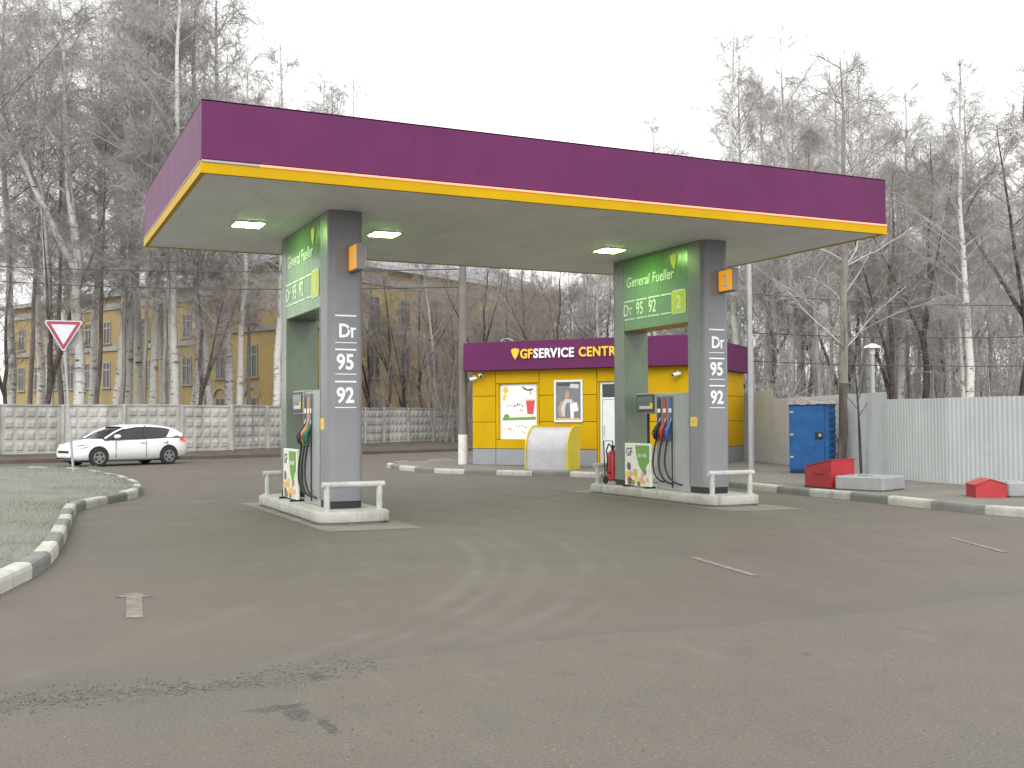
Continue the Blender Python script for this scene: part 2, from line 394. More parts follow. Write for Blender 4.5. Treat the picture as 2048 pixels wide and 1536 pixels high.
# ------------------------------------------------------------------ the setting
def sheet(name, poly, z, mat, kind='structure'):
    b = MB(); b.poly([(x, y, z) for x, y in poly]); return tag(b.build(name, mat), kind=kind)
tag(MB().poly([(math.cos(a)*900, math.sin(a)*900, -.03) for a in np.linspace(0, 2*math.pi, 65)[:-1]]).build('ground', M['litter']), kind='structure')
sheet('forecourt', [(-40, -25), (60, -25), (60, 10), (40, 45), (24, 56), (14, 49), (-40, 46)], 0, M['asphalt'])
# verge along the far road, banked up to the concrete fence
vedge = [(-30, 43.2), (-12, 44.4), (-.37, 45.0), (3.2, 45.5), (6.4, 46.0), (10.7, 46.9), (14.8, 48.2), (20, 50.2), (25, 52.5), (34, 56)]
fline = [(-12.5, 45.3), (-.4, 46.55), (1.61, 47.1), (3.77, 47.45), (5.85, 47.8), (7.85, 48.23), (9.78, 49.2), (14.6, 53.8), (19.72, 59.25), (24, 61.8), (34, 68)]
b = MB()
for q0, q1, f0, f1 in zip(vedge[:-1], vedge[1:], [(-30, 45.2)]+fline[:8]+[(34, 68)], fline[:8]+[(24, 61.8), (34, 68)]):
    pass
vb = [(-30, 45.4), (-12.5, 46.2), (-.4, 47.4), (3.2, 48.2), (6.4, 48.8), (10.7, 50.8), (14.8, 55), (20, 60.5), (25, 64), (34, 70)]
for i in range(len(vedge)-1):
    (x0, y0), (x1, y1) = vedge[i], vedge[i+1]; (a0, c0), (a1, c1) = vb[i], vb[i+1]
    b.quad((x0, y0, .14), (x1, y1, .14), (a1, c1, .34), (a0, c0, .34))
    b.quad((x0, y0, -.02), (x1, y1, -.02), (x1, y1, .14), (x0, y0, .14))
tag(b.build('verge', M['verge']), kind='structure')

# kerbs: one stone after the other
stone_cache = {}
def kerb(pts, side, h, length, first_white=True, w=.17, gap=.012, seed=1):
    rnd = random.Random(seed)
    root = bpy.data.objects.new('kerb', None); C.objects.link(root); tag(root, kind='structure')
    P = [Vector(p) for p in pts]; L = [0]
    for a, b_ in zip(P[:-1], P[1:]): L.append(L[-1]+(b_-a).length)
    def at(s):
        s = max(0, min(s, L[-1]))
        for i in range(len(L)-1):
            if s <= L[i+1] or i == len(L)-2:
                return P[i].lerp(P[i+1], (s-L[i])/(L[i+1]-L[i]))
    n = int(L[-1]/length); white = first_white
    for i in range(n):
        a, c = at(i*length), at((i+1)*length); d = c-a; ln = d.length-gap
        key = (white, h)
        if key not in stone_cache:
            mb = MB(); y0, y1 = 0., w; bv = .022
            prof = [(y0, -.1), (y1, -.1), (y1, h), (y0+.045, h), (y0+.012, h-.02), (y0, h-.06)]
            mb.extrude(prof, 'x', -.5, .5)
            stone_cache[key] = mb.mesh('kerb_stone', M['kerb_w'] if white else M['kerb_g'])
        o = link('kerb_stone', stone_cache[key], root)
        mid = (a+c)/2; nrm = Vector((-d.y, d.x)).normalized()*side
        o.location = (mid.x+rnd.uniform(-.008, .008), mid.y+rnd.uniform(-.008, .008), rnd.uniform(-.012, .008))
        ang = math.atan2(d.y, d.x)
        o.rotation_euler = (rnd.uniform(-.02, .02), rnd.uniform(-.006, .006), ang+rnd.uniform(-.008, .008))
        o.scale = (ln, side, 1)
        white = not white
    return root
kl = [(-3.6, 7.6), (-1.5, 8.9), (-.55, 10.0), (-.08, 11.07), (.22, 12.08), (.44, 13.2), (.6, 14.7), (.8, 17.15), (1.0, 19.9), (1.16, 20.9), (1.5, 21.74), (1.88, 22.36), (2.34, 23.46), (2.61, 24.66), (2.80, 26.88), (2.70, 30.5), (2.3, 33.8), (1.7, 36.2), (.7, 37.7), (-1, 38.6), (-6, 39.0), (-16, 39)]
kerb(kl, 1, .17, 1.02, False, seed=3)
kr = [(24, 38.0), (18, 38.0), (14.2, 37.4), (12.2, 36.2), (11.35, 34.4), (11.15, 32.0), (11.5, 30.2), (12.52, 28.4), (14.2, 26.3), (14.95, 23.6), (15.12, 20.8), (15.02, 19.4), (14.84, 18.0), (14.80, 17.08), (14.84, 16.19), (14.68, 14.94), (14.54, 13.78), (14.57, 12.66), (14.64, 12.12), (14.9, 9.5), (15.6, 5)]
kerb(kr, 1, .15, 1.15, True, seed=5)
def inset(pts, d):
    P = [Vector(p) for p in pts]; out = []
    for i, p in enumerate(P):
        t = (P[min(i+1, len(P)-1)]-P[max(i-1, 0)]).normalized(); out.append((p.x-t.y*d, p.y+t.x*d))
    return out
# grass island with a slight crown
gl = inset(kl, .13)+[(-30, 38.9), (-30, 7.5)]
mb = MB(); cen = [(x*.55-5*.45, y*.8+24*.2, .22) for x, y in gl]; n = len(gl)
mb.v = [(x, y, .135) for x, y in gl]+cen+[(-5, 24, .26)]
mb.f = [(i, (i+1) % n, n+(i+1) % n, n+i) for i in range(n)]+[(n+i, n+(i+1) % n, 2*n) for i in range(n)]; mb.mi = [0]*len(mb.f)
tag(mb.build('lawn', M['turf']), kind='structure')
sheet('paving', inset(kr, .12)+[(40, 5), (40, 38)], .125, M['paving'])
# worn markings and concrete aprons
b = MB(); b.poly([(.86, 9.28, .005), (.99, 9.22, .005), (1.09, 10.30, .005), (1.20, 10.28, .005), (1.05, 10.62, .005), (.86, 10.40, .005), (.96, 10.36, .005)])
b.build('arrow_marking', M['line_paint']); tag(bpy.data.objects['arrow_marking'], kind='structure')
for a, c in (((7.13, 10.39), (6.86, 8.89)), ((11.35, 10.56), (10.67, 9.1)), ((9.72, 21.5), (9.80, 17.6))):
    d = (Vector(c)-Vector(a)).normalized(); q = Vector((-d.y, d.x))*.045
    b = MB(); b.quad((a[0]-q.x, a[1]-q.y, .005), (c[0]-q.x, c[1]-q.y, .005), (c[0]+q.x, c[1]+q.y, .005), (a[0]+q.x, a[1]+q.y, .005))
    tag(b.build('line_marking', M['line_paint']), kind='structure')

# ------------------------------------------------------------------ lettering
def text_mesh(body, size, mat, offset=0., shear=0., extrude=.002, spacing=1., align='LEFT', narrow=1.):
    cu = bpy.data.curves.new('lettering', 'FONT'); cu.body = body; cu.size = size; cu.offset = offset; cu.shear = shear
    cu.extrude = extrude; cu.space_character = spacing; cu.align_x = align; cu.resolution_u = 3
    o = bpy.data.objects.new('lettering_tmp', cu); C.objects.link(o)
    dg = bpy.context.evaluated_depsgraph_get()
    me = bpy.data.meshes.new_from_object(o.evaluated_get(dg)); bpy.data.objects.remove(o); bpy.data.curves.remove(cu)
    me.materials.clear(); me.materials.append(mat)
    if narrow != 1.: me.transform(Matrix.Diagonal((narrow, 1, 1, 1)))
    return me
FRONT = Matrix.Rotation(rad(90), 4, 'X')                          # reads on a face that looks along -Y
SIDE = Matrix.Rotation(rad(-90), 4, 'Z') @ FRONT                  # reads on a face that looks along -X
def letters(name, body, size, mat, parent, face, loc, **k):
    me = text_mesh(body, size, mat, **k); me.transform(Matrix.Translation(loc) @ face); me.name = name
    return link(name, me, parent)
def plate(name, rects, mat, parent, face, loc, t=.004):
    """flat rectangles (x0,x1,z0,z1) standing on a face; loc is the face origin"""
    mb = MB()
    for x0, x1, z0, z1 in rects: mb.box(x0, x1, z0, z1, 0, t)
    me = mb.mesh(name, mat); me.transform(Matrix.Translation(loc) @ face); return link(name, me, parent)
def plate_poly(name, pts, mat, parent, face, loc, t=.004):
    mb = MB(); mb.prism(pts, 0, t); me = mb.mesh(name, mat); me.transform(Matrix.Translation(loc) @ face); return link(name, me, parent)
SHIELD = [(0, -.5), (.25, -.2), (.42, .15), (.46, .40), (.25, .47), (0, .5), (-.25, .47), (-.46, .40), (-.42, .15), (-.25, -.2)]

# ------------------------------------------------------------------ canopy
X0, Y0, W_, D_, Z1, Z2 = 2.283, 14.75, 12.13, 6.78, 4.934, 5.94
cn = thing('canopy', 'flat purple canopy roof with yellow edge band over both fuel pumps', 'canopy', (X0, Y0, Z1))
def fascia_ring(name, z0, z1, out, th, mat, parent, split=False):
    sides = [(-out, W_+out, -out, -out+th), (-out, W_+out, D_+out-th, D_+out), (-out, -out+th, -out+th, D_+out-th), (W_+out-th, W_+out, -out+th, D_+out-th)]
    r = []
    for k, (x0, x1, y0, y1) in enumerate(sides):
        nseg = {0: 4, 1: 4, 2: 2, 3: 2}[k] if split else 1
        for j in range(nseg):
            if k < 2: a, c = x0+(x1-x0)*j/nseg, x0+(x1-x0)*(j+1)/nseg; bx = (a+(.0005 if j else 0), c-(.0005 if j < nseg-1 else 0), y0, y1)
            else: a, c = y0+(y1-y0)*j/nseg, y0+(y1-y0)*(j+1)/nseg; bx = (x0, x1, a+.002, c-.002)
            r.append(MB().box(*bx, z0, z1, .0015).build(name, mat, parent))
    return r
fascia_ring('fascia_panel', .198, 1.006, 0, .06, M['purple'], cn, True)
fascia_ring('edge_band', 0, .148, .012, .07, M['yellow'], cn)
fascia_ring('shadow_gap', .148, .198, -.045, .03, M['gap'], cn)
for x0, x1, mt, nm in ((.0, .78, 'led_off', 'unlit_light_strip'), (.782, W_, 'led', 'light_strip')):
    MB().box(x0, x1, -.026, .0, .149, .180).build(nm, M[mt], cn)
MB().box(-.020, .0, .02, D_, .149, .168).build('unlit_light_strip', M['led_off'], cn)
MB().box(.0, W_, .0, D_, .985, 1.0).build('roof_sheet', M['galv'], cn)
# soffit of lining sheets
sw = (W_-.12)/13
for i in range(13):
    MB().box(.06+i*sw+.002, .06+(i+1)*sw-.002, .06, D_-.06, .012, .04).build('soffit_sheet', M['soffit'], cn)
lamp_me = None
for lx in (3.63, 6.05, 10.72, 12.98):
    o = thing('canopy_lamp', None, None, (lx-X0, 18.38-Y0, 0)); o.parent = cn
    MB().box(-.27, .27, -.27, .27, -.004, .03, .004).build('lamp_rim', M['lamprim'], o)
    MB().box(-.23, .23, -.23, .23, -.012, -.002, .003).build('diffuser', M['lampglow'], o)

# ------------------------------------------------------------------ islands, pylons, pumps
PY, PT = 16.55, Z1+.012-.001
def pylon(cx, num, lab):
    t = thing('sign_pylon', lab, 'pylon', (cx, PY, .2), group='canopy pylons')
    H = PT-.2; hw = .29
    near = rrect(-hw, hw, 0, .52, .135, 8, (1, 1, 0, 0)); far = rrect(-hw, hw, 2.88, 3.40, .135, 8, (0, 0, 1, 1))
    sc = lambda P, d: [(x*(1-d/.29), (y-.26)*(1-d/.26)+.26 if y < 1 else (y-3.14)*(1-d/.26)+3.14) for x, y in P]
    for nm, P in (('near_column', near), ('far_column', far)):
        MB().prism(P, .12, H).build(nm, M['pylon'] if nm == 'near_column' else M['pylon_side'], t, 40)
        MB().prism(sc(P, .012), 0, .12).build('plinth', M['plinth'], t, 40)
    MB().box(-hw+.004, hw-.004, .522, 2.878, 3.245, H-.01).build('sign_panel', M['sign_green_glow'], t)
    MB().box(-hw+.02, hw-.02, .525, 2.87, 3.236, 3.244).build('panel_underside', M['mustard' if num == '2' else 'pylon_side'], t)
    for s in (-1, 1):   # edge trims of the opening
        MB().box(s*hw-.006, s*hw+.006, .49, .524, .12, 3.24).build('edge_trim', M['pylon_side'], t)
    # grade list on the near face
    lx0, lx1 = -.185, .160
    rects = []
    for zt, zb in ((3.06, 2.63), (2.52, 2.13), (2.01, 1.60)):
        rects += [(lx0, lx1, zt-.012, zt+.012), (lx0, lx1, zb-.006, zb+.006)]
    for rc in rects: plate('price_rule', [rc], M['white_print'], t, FRONT, (0, .001, 0))
    for s, z, body, x in (('D', 2.72, 'D', -.135), ('t', 2.72, 'T', .035), ('n', 2.21, '95', -.165), ('n', 1.68, '92', -.165)):
        letters('grade_lettering', body, .30 if s in 'D' else (.21 if s == 't' else .34), M['white_print'], t, FRONT, (x, -.001, z), offset=.008, narrow=.9 if s != 'n' else .86)
    # sign on both side faces
    for f, s in ((SIDE, -1), (Matrix.Rotation(rad(180), 4, 'Z') @ SIDE, 1)):
        def L(yy): return (s*(hw+.001), yy if s < 0 else 3.40-yy, 0)
        def loc(yy, z): v = L(yy); return (v[0], v[1], z)
        letters('brand_lettering', 'General Fueller', .30, M['white_print'], t, f, loc(2.78, 4.14), offset=.002, shear=.12, narrow=.94)
        plate_poly('shield_emblem', [(x*.26, y*.30) for x, y in SHIELD], M['lime_print'], t, f, loc(.99, 4.46))
        d = []
        for j in range(4):
            x0 = j*.475; d += [(x0, x0+.43, 3.83, 3.862), (x0, x0+.43, 3.46, 3.485)]
        for rc in d: plate('sign_rule', [rc], M['white_print'], t, f, loc(2.88, 0))
        for bod, y_, sz, nr in (('D', 2.90, .34, .9), ('T', 2.67, .23, .9), ('95', 2.40, .36, .80), ('92', 1.92, .36, .80)):
            letters('sign_lettering', bod, sz, M['white_print'], t, f, loc(y_, 3.55), offset=.006, narrow=nr)
        P = rrect(-.22, .22, -.21, .21, .06, 4)
        plate_poly('number_frame', [(x*1.1, y*1.1) for x, y in P], M['white_print'], t, f, loc(.83, 3.66), .004)
        plate_poly('number_field', P, M['lime_print'], t, f, loc(.83, 3.66), .007)
        me = letters('number_lettering', num, .36, M['white_print'], t, f, loc(.83, 3.53), offset=.008, align='CENTER')
        me.data.transform(Matrix.Translation((s*.008, 0, 0)))
        plate('warning_sticker', [(-.11, .11, 0, .18)], M['print_yellow'], t, f, loc(.36, 1.25))
        plate('warning_mark', [(-.05, .05, .05, .13)], M['print_tan'], t, f, loc(.36, 1.25), .006)
    # number boxes on the column ends
    for y0, y1 in ((-.45, -.005), (3.405, 3.85)):
        bx = MB().box(.035, .175, y0, y1, 3.75, 4.17, .012).build('number_box', M['pylon'], t)
        for s in (-1, 1):
            xf = .035 if s < 0 else .175
            f = SIDE if s < 0 else Matrix.Rotation(rad(180), 4, 'Z') @ SIDE
            ym = (y0+y1)/2
            plate_poly('lit_face', rrect(-.205, .205, -.19, .19, .03, 3), M['orange'], bx, f, (xf+s*.001, ym, 3.96), .004)
            me = letters('number_lettering', num, .32, M['white_print'], bx, f, (xf+s*.006, ym, 3.845), offset=.006, align='CENTER')
    return t
def island(cx, lab):
    mb = MB(); P = rrect(-.58, .58, 0, 4.66, .26, 6)
    n = len(P)
    def sc(d): return [(x*(1-d/.58), (y-2.33)*(1-d/2.33)+2.33) for x, y in P]
    rings = [(sc(.06), -.05), (sc(.06), .035), (sc(.004), .04), (sc(0), .05), (sc(0), .17), (sc(.01), .19), (sc(.03), .20)]
    V = []; F = []
    for R_, z in rings: V += [(x, y, z) for x, y in R_]
    for k in range(6): F += [(k*n+i, k*n+(i+1) % n, (k+1)*n+(i+1) % n, (k+1)*n+i) for i in range(n)]
    F.append(tuple(range(6*n, 7*n))); mb._a(V, F)
    o = mb.build('pump_island', M['island'], None, 40, (cx, 15.95, 0))
    return tag(o, lab, 'island', 'pump islands')
def guard(cx, y, lab):
    t = thing('guard_rail', lab, 'guard rail', (cx, y, .2), group='guard rails at the island ends')
    MB().tube([(-.50, 0, .40), (.50, 0, .40)], .05, 12).build('top_bar', M['rail'], t, 40)
    for s in (-1, 1): MB().tube([(s*.42, 0, 0), (s*.42, 0, .40)], .048, 12).build('post', M['rail'], t, 40)
    for s in (-1, 1): MB().lathe([(.085, -.002), (.085, .014), (.05, .018)], 12, (s*.42, 0)).build('base_flange', M['rail'], t, 40)
    return t
def pump(cx, variant, lab):
    t = thing('fuel_pump', lab, 'fuel pump', (cx, PY, .2), group='fuel pumps')
    MB().box(-.25, .25, .535, 1.10, 0, 1.90, .012).build('hydraulic_cabinet', M['pump'], t)
    MB().box(-.24, .24, 1.102, 1.72, 0, 1.88, .01).build('hose_cabinet', M['pump'], t)
    for s in (-1, 1):
        MB().box(*sorted((s*.235, s*.246)), 1.13, 1.69, .95, 1.84).build('holster_panel', M['pump_dark'], t)
        for k in range(4):
            MB().box(*sorted((s*.24, s*.262)), 1.105+k*.195, 1.12+k*.195, .25, 1.86).build('divider', M['pump'], t)
        cols = ('black', 'red_plastic', 'blue_plastic') if variant else ('black', 'orange_plastic', 'green_plastic')
        for k in range(3):
            y = 1.62-k*.2
            MB().box(*sorted((s*.246, s*.256)), y-.055, y+.055, 1.38, 1.80).build('grade_strip', M[cols[k]], t)
            MB().box(*sorted((s*.256, s*.259)), y-.05, y+.05, 1.52, 1.60).build('grade_label', M['white_print'], t)
            # nozzle: handle, guard and spout tucked up into the holster
            nz = MB().tube([(s*.27, y-.03, 1.34), (s*.29, y-.01, 1.26), (s*.33, y+.01, 1.18), (s*.33, y+.02, 1.05), (s*.31, y+.02, .98)], [.02, .042, .05, .04, .024], 10).build('nozzle', M[('black', 'red_plastic', 'blue_plastic')[k] if variant else ('black', 'orange_plastic', 'green_plastic')[k]], t, 50)
            MB().tube([(s*.25, y-.05, 1.42), (s*.27, y-.03, 1.34)], .016, 8).build('spout', M['metal'], nz)
            MB().tube([(s*.36, y+.02, 1.20), (s*.40, y+.03, 1.12), (s*.36, y+.02, 1.0)], .012, 6).build('lever_guard', M['black'], nz)
            sag = .10+.05*k
            pth = []
            for q in range(13):
                a = q/12; z = .99-.86*math.sin(a*math.pi/2)**1.0*(1.0 if k else .97)
                pth.append((s*(.31+.05*math.sin(a*math.pi)-.03*a), y+.02-sag*2.2*a*a+(.12*math.sin(a*math.pi)), z))
            MB().tube(pth, .017, 8).build('hose', M['rubber'], t, 60)
        MB().tube([(s*.258, 1.135, 1.84), (s*.275, 1.135, 1.0), (s*.27, 1.14, .05)], .012, 6).build('hose', M['rubber'], t)
    hd = MB().box(-.27, .27, 1.722, 2.46, 1.50, 1.92, .015).build('display_head', M['pump'], t)
    for s in (-1, 1):
        MB().box(*sorted((s*.27, s*.282)), 1.76, 2.43, 1.53, 1.89).build('bezel', M['black'], hd)
        MB().box(*sorted((s*.282, s*.286)), 1.80, 2.39, 1.58, 1.85).build('screen', M['screen'], hd)
        MB().box(*sorted((s*.286, s*.289)), 1.84, 2.30, 1.60, 1.66).build('keypad_strip', M['print_pale'], hd)
        MB().box(*sorted((s*.2865, s*.2900)), 1.80, 1.90, 1.60, 1.72).build('sticker', M['print_yellow'], hd)
    MB().tube([(0, 2.42, 0), (0, 2.42, 1.5)], .03, 8).build('support_tube', M['black'], t)
    return t
def ad_board(cx, lab):
    t = thing('advertising_board', lab, 'advertising board', (cx-.335, PY, .2), group='advertising boards beside the pumps')
    y0, y1 = 1.78, 2.77
    MB().box(-.03, .03, y0, y1, .03, .90, .01).build('board', M['board_white'], t)
    MB().box(-.12, .12, y0+.05, y0+.12, 0, .035).build('foot', M['black'], t); MB().box(-.12, .12, y1-.12, y1-.05, 0, .035).build('foot', M['black'], t)
    f = SIDE; lc = lambda y, z: (-.031, y, z)
    plate_poly('green_field', [(.42, .86), (.46, .66), (.56, .44), (.72, .30), (.86, .22), (.95, .08), (.95, .86)], M['board_green'], t, f, lc(y1, 0), .002)
    plate_poly('pale_curve', [(.78, .20), (.80, .36), (.88, .48), (.95, .52), (.95, .08), (.84, .06)], M['board_white'], t, f, lc(y1, 0), .003)
    letters('board_lettering', 'GF', .24, M['print_dark'], t, f, lc(y1-.06, .64), narrow=.85, offset=.004)
    letters('board_lettering', 'BLANKS', .10, M['board_white'], t, f, (-.034, y1-.52, .62), narrow=.9)
    rnd = random.Random(4)
    for q, (x, z, r, mt) in enumerate(((.17, .42, .085, 'print_purple'), (.12, .24, .09, 'print_yellow'), (.25, .27, .07, 'print_tan'), (.42, .30, .10, 'print_tan'), (.46, .16, .08, 'print_yellow'), (.63, .15, .09, 'print_pink'), (.76, .12, .06, 'print_tan'), (.20, .12, .09, 'print_purple'), (.33, .10, .06, 'board_green'), (.70, .27, .06, 'print_pink'), (.55, .08, .05, 'print_dark'), (.88, .17, .05, 'print_tan'), (.80, .33, .06, 'print_grey'))):
        P = [(x+r*(.8+.3*rnd.random())*math.cos(a), z+r*(.8+.3*rnd.random())*math.sin(a)) for a in np.linspace(0, 2*math.pi, 11)[:-1]]
        plate_poly('printed_shape', P, M[mt], t, f, lc(y1, 0), .0045+.0004*q)
    return t
for cx, num, v, who in ((4.82, '1', 0, 'one'), (11.96, '2', 1, 'two')):
    sheet('concrete_apron', [(cx-.72, 15.1), (cx+.72, 15.0), (cx+.75, 21.2), (cx-.78, 21.2)], .004, M['apron'])
    tag(island(cx, ''), 'white concrete pump island under pylon number '+who)
    pylon(cx, num, 'grey sign pylon numbered '+who+' carrying the purple canopy, lit green on top')
    pump(cx, v, 'grey fuel pump with black hoses standing in pylon number '+who)
    ad_board(cx, 'small white and green printed board beside the pump of pylon '+who)
    guard(cx, 16.17, 'low white tube rail on island '+who+' before the wide end with fuel grades')
    guard(cx, 20.38, 'low white tube rail on island '+who+' at the end facing the kiosk and road')

# wheeled fire extinguisher behind pylon two
t = thing('fire_extinguisher', 'red wheeled fire extinguisher with black hose behind pylon number two', 'fire extinguisher', (11.80, 20.16, .2))
MB().lathe([(.10, .07), (.135, .10), (.135, .58), (.12, .66), (.06, .71), (.04, .73)], 16).build('cylinder', M['redext'], t, 40)
MB().lathe([(.035, .73), (.035, .78), (.05, .79), (.05, .82), (.01, .84)], 10).build('valve', M['black'], t, 40)
MB().tube([(.0, .0, .80), (-.12, -.03, .86), (-.19, -.06, .72), (-.17, -.07, .45), (-.19, -.05, .30), (-.12, -.10, .22)], .016, 8).build('hose', M['rubber'], t, 60)
MB().tube([(-.13, .1, .10), (-.13, .14, .55), (-.11, .2, .92), (.11, .2, .92), (.13, .14, .55), (.13, .1, .10)], .014, 8).build('handle', M['black'], t, 60)
for s in (-1, 1):
    mb = MB(); mb.lathe([(.02, s*.15-.02), (.075, s*.15-.02), (.08, s*.15), (.075, s*.15+.02), (.02, s*.15+.02)], 16)
    me = mb.mesh('wheel', M['rubber']); me.transform(Matrix.Translation((0, .06, .08)) @ Matrix.Rotation(rad(90), 4, 'Y')); link('wheel', me, t)

# ------------------------------------------------------------------ kiosk
KR = math.atan2(-.775, .632)
KZ = .125
k = thing('kiosk', 'yellow service kiosk with purple roof band behind the pumps', 'kiosk', (18.31, 26.63, KZ), KR)
KW, KD = 7.37, 6.4
MB().box(-KW+.03, -.03, .17, KD-.03, 0, 3.9).build('core_wall', M['kiosk_core'], k)
g = .008
def cassette(x0, x1, z0, z1, mat, face='front', t=.03):
    if face == 'front': return MB().box(x0+g, x1-g, 0, t-.002, z0+g, z1-g, .006).build('panel', M[mat], k)
    if face == 'right': return MB().box(-t+.002, 0, x0+g, x1-g, z0+g, z1-g, .006).build('panel', M[mat], k)
    if face == 'left': return MB().box(-KW, -KW+t-.002, x0+g, x1-g, z0+g, z1-g, .006).build('panel', M[mat], k)
rows = [(.53, 1.39), (1.39, 2.23), (2.23, 3.06)]
for x0, x1 in ((-7.37, -6.52), (-4.98, -3.02)):
    for z0, z1 in rows: cassette(x0, x1, z0, z1, 'yellow')
# around the window
cassette(-6.52, -4.98, .53, .82, 'yellow'); cassette(-6.52, -4.98, 2.63, 3.06, 'yellow')
for x0, x1 in ((-6.52, -6.405), (-5.075, -4.98)): cassette(x0, x1, .82, 2.63, 'yellow')
# around the door
cassette(-3.02, -1.40, 2.62, 3.06, 'yellow'); cassette(-3.02, -2.95, 0.05, 2.62, 'yellow'); cassette(-1.50, -1.40, .05, 2.62, 'yellow')
for z0, z1 in rows: cassette(-1.40, 0, z0, z1, 'yellow')
for x0, x1 in ((-7.37, -6.52), (-6.52, -4.98), (-4.98, -3.02), (-1.40, 0)): cassette(x0, x1, .0, .53, 'kiosk_base')
for i in range(4):
    a = .03+i*(KD-.03)/4
    cassette(a, a+(KD-.03)/4, 0, .53, 'kiosk_base', 'right'); cassette(a, a+(KD-.03)/4, 0, .53, 'kiosk_base', 'left')
    for z0, z1 in rows: cassette(a, a+(KD-.03)/4, z0, z1, 'yellow', 'right'); cassette(a, a+(KD-.03)/4, z0, z1, 'yellow', 'left')
# roof band
fo = .28
for nm, bx in (('front', (-KW-fo+.1, fo-.1, -fo, -fo+.06)), ('right', (fo-.16, fo-.1, -fo+.062, KD+.2)), ('left', (-KW-fo+.1, -KW-fo+.16, -fo+.062, KD+.2)), ('back', (-KW-fo+.162, fo-.162, KD+.14, KD+.2))):
    MB().box(*bx, 3.05, 3.96, .008).build('fascia_panel', M['purple'], k)
MB().box(-KW-fo+.165, fo-.165, -fo+.065, KD+.135, 3.07, 3.10).build('eaves_sheet', M['kiosk_core'], k)
MB().box(-KW-fo+.165, fo-.165, -fo+.065, KD+.135, 3.80, 3.84).build('roof_sheet', M['galv'], k)
# sign letters, each one standing proud of the band
sg = thing('roof_sign', None, None, (0, 0, 0)); sg.parent = k
plate_poly('shield_emblem', [(x*.30, y*.36) for x, y in SHIELD], M['print_yellow'], sg, FRONT, (-5.66, -fo-.005, 3.55), .04)
x = -5.48
for ch in 'GFSERVICE CENTRE':
    if ch == ' ': x += .13; continue
    if ch == 'V': x -= .07
    yel = (x < -5.05) or (x > -3.66)
    me = text_mesh(ch, .40, M['print_yellow'] if yel else M['white_print'], offset=.012, extrude=.02, narrow=.88)
    xs = [v.co.x for v in me.vertices]; wd = max(xs)-min(xs)
    me.transform(Matrix.Translation((x-min(xs), -fo-.03, 3.41)) @ FRONT); link('letter', me, sg)
    x += wd+.035
MB().tube([(-6.3, .1, 3.84), (-6.35, .1, 4.05), (-6.15, .1, 4.09), (-5.95, .1, 4.02), (-5.9, .1, 3.84)], .018, 6).build('roof_cable', M['galv'], k)
# window with advert behind the glass
rv = MB(); rv.box(-6.42, -6.405, .03, .165, .82, 2.63); rv.box(-5.075, -5.06, .03, .165, .82, 2.63); rv.box(-6.404, -5.076, .03, .165, .82, .835); rv.box(-6.404, -5.076, .03, .165, 2.615, 2.63); rv.box(-2.955, -2.94, .03, .165, .05, 2.62); rv.box(-1.51, -1.495, .03, .165, .05, 2.62)
rv.build('window_reveal', M['yellow'], k)['kind'] = 'stuff'
wn = MB(); wn.box(-6.42, -5.06, .012, .05, .82, .86); wn.box(-6.42, -5.06, .012, .05, 2.59, 2.63); wn.box(-6.42, -6.37, .012, .05, .861, 2.589); wn.box(-5.11, -5.06, .012, .05, .861, 2.589)
wn = wn.build('window', M['door_white'], k); wn.location.y = .09
MB().box(-6.37, -5.11, .02, .03, .86, 2.59).build('window_poster', M['poster_white'], wn)
wl = (-6.37, .0195, .86)
def pp(name, pts, mat, t): plate_poly(name, pts, M[mat], wn, FRONT, wl, t)
pp('printed_sun', [(.16+.13*math.cos(a)*(1 if i % 2 else .6), 1.55+.14*math.sin(a)*(1 if i % 2 else .6)) for i, a in enumerate(np.linspace(0, 2*math.pi, 17)[:-1])], 'print_yellow', .003)
pp('printed_sun_ray', [(.05, 1.25), (.12, 1.18), (.2, 1.4), (.08, 1.42)], 'print_yellow', .002)
pp('printed_cup', [(.93, .78), (1.14, .78), (1.20, 1.22), (.88, 1.22)], 'print_red', .003)
pp('printed_cup_rim', [(.87, 1.20), (1.21, 1.20), (1.21, 1.25), (.87, 1.25)], 'print_pink', .004)
pp('printed_band', [(.05, .58), (1.22, .60), (1.22, .70), (.05, .66)], 'board_green', .002)
pp('printed_round', [(.19+.11*math.cos(a), .68+.11*math.sin(a)) for a in np.linspace(0, 2*math.pi, 13)[:-1]], 'board_green', .003)
pp('printed_swirl', [(.72, 1.68), (.80, 1.58), (.95, 1.52), (1.12, 1.55), (1.24, 1.46), (1.10, 1.60), (.94, 1.57), (.82, 1.64)], 'print_dark', .003)
pp('printed_swirl', [(1.02, 1.58), (1.045, 1.40), (1.07, 1.40), (1.05, 1.60)], 'print_dark', .004)
rr = random.Random(9)
for x0, z0, n_, mt, sz in ((.2, 1.0, 5, 'print_dark', .05), (.45, 1.02, 4, 'print_dark', .07), (.28, .82, 7, 'print_dark', .025), (.55, .86, 4, 'print_red', .045), (.1, .25, 3, 'print_yellow', .08), (.25, .22, 3, 'print_pink', .06), (.5, .35, 3, 'print_red', .05), (.72, .34, 4, 'print_purple', .04), (.7, .16, 3, 'print_red', .04), (1.0, .14, 4, 'print_red', .1)):
    for j in range(n_):
        xx = x0+j*sz*1.3; zz = z0+rr.uniform(-.02, .05); h_ = sz*rr.uniform(.6, 1.5)
        if xx+sz < 1.23: pp('printed_shape', [(xx, zz), (xx+sz*.8, zz+rr.uniform(0, .02)), (xx+sz*.9, zz+h_), (xx+sz*.2, zz+h_*.9)], mt, .003+.0002*j)
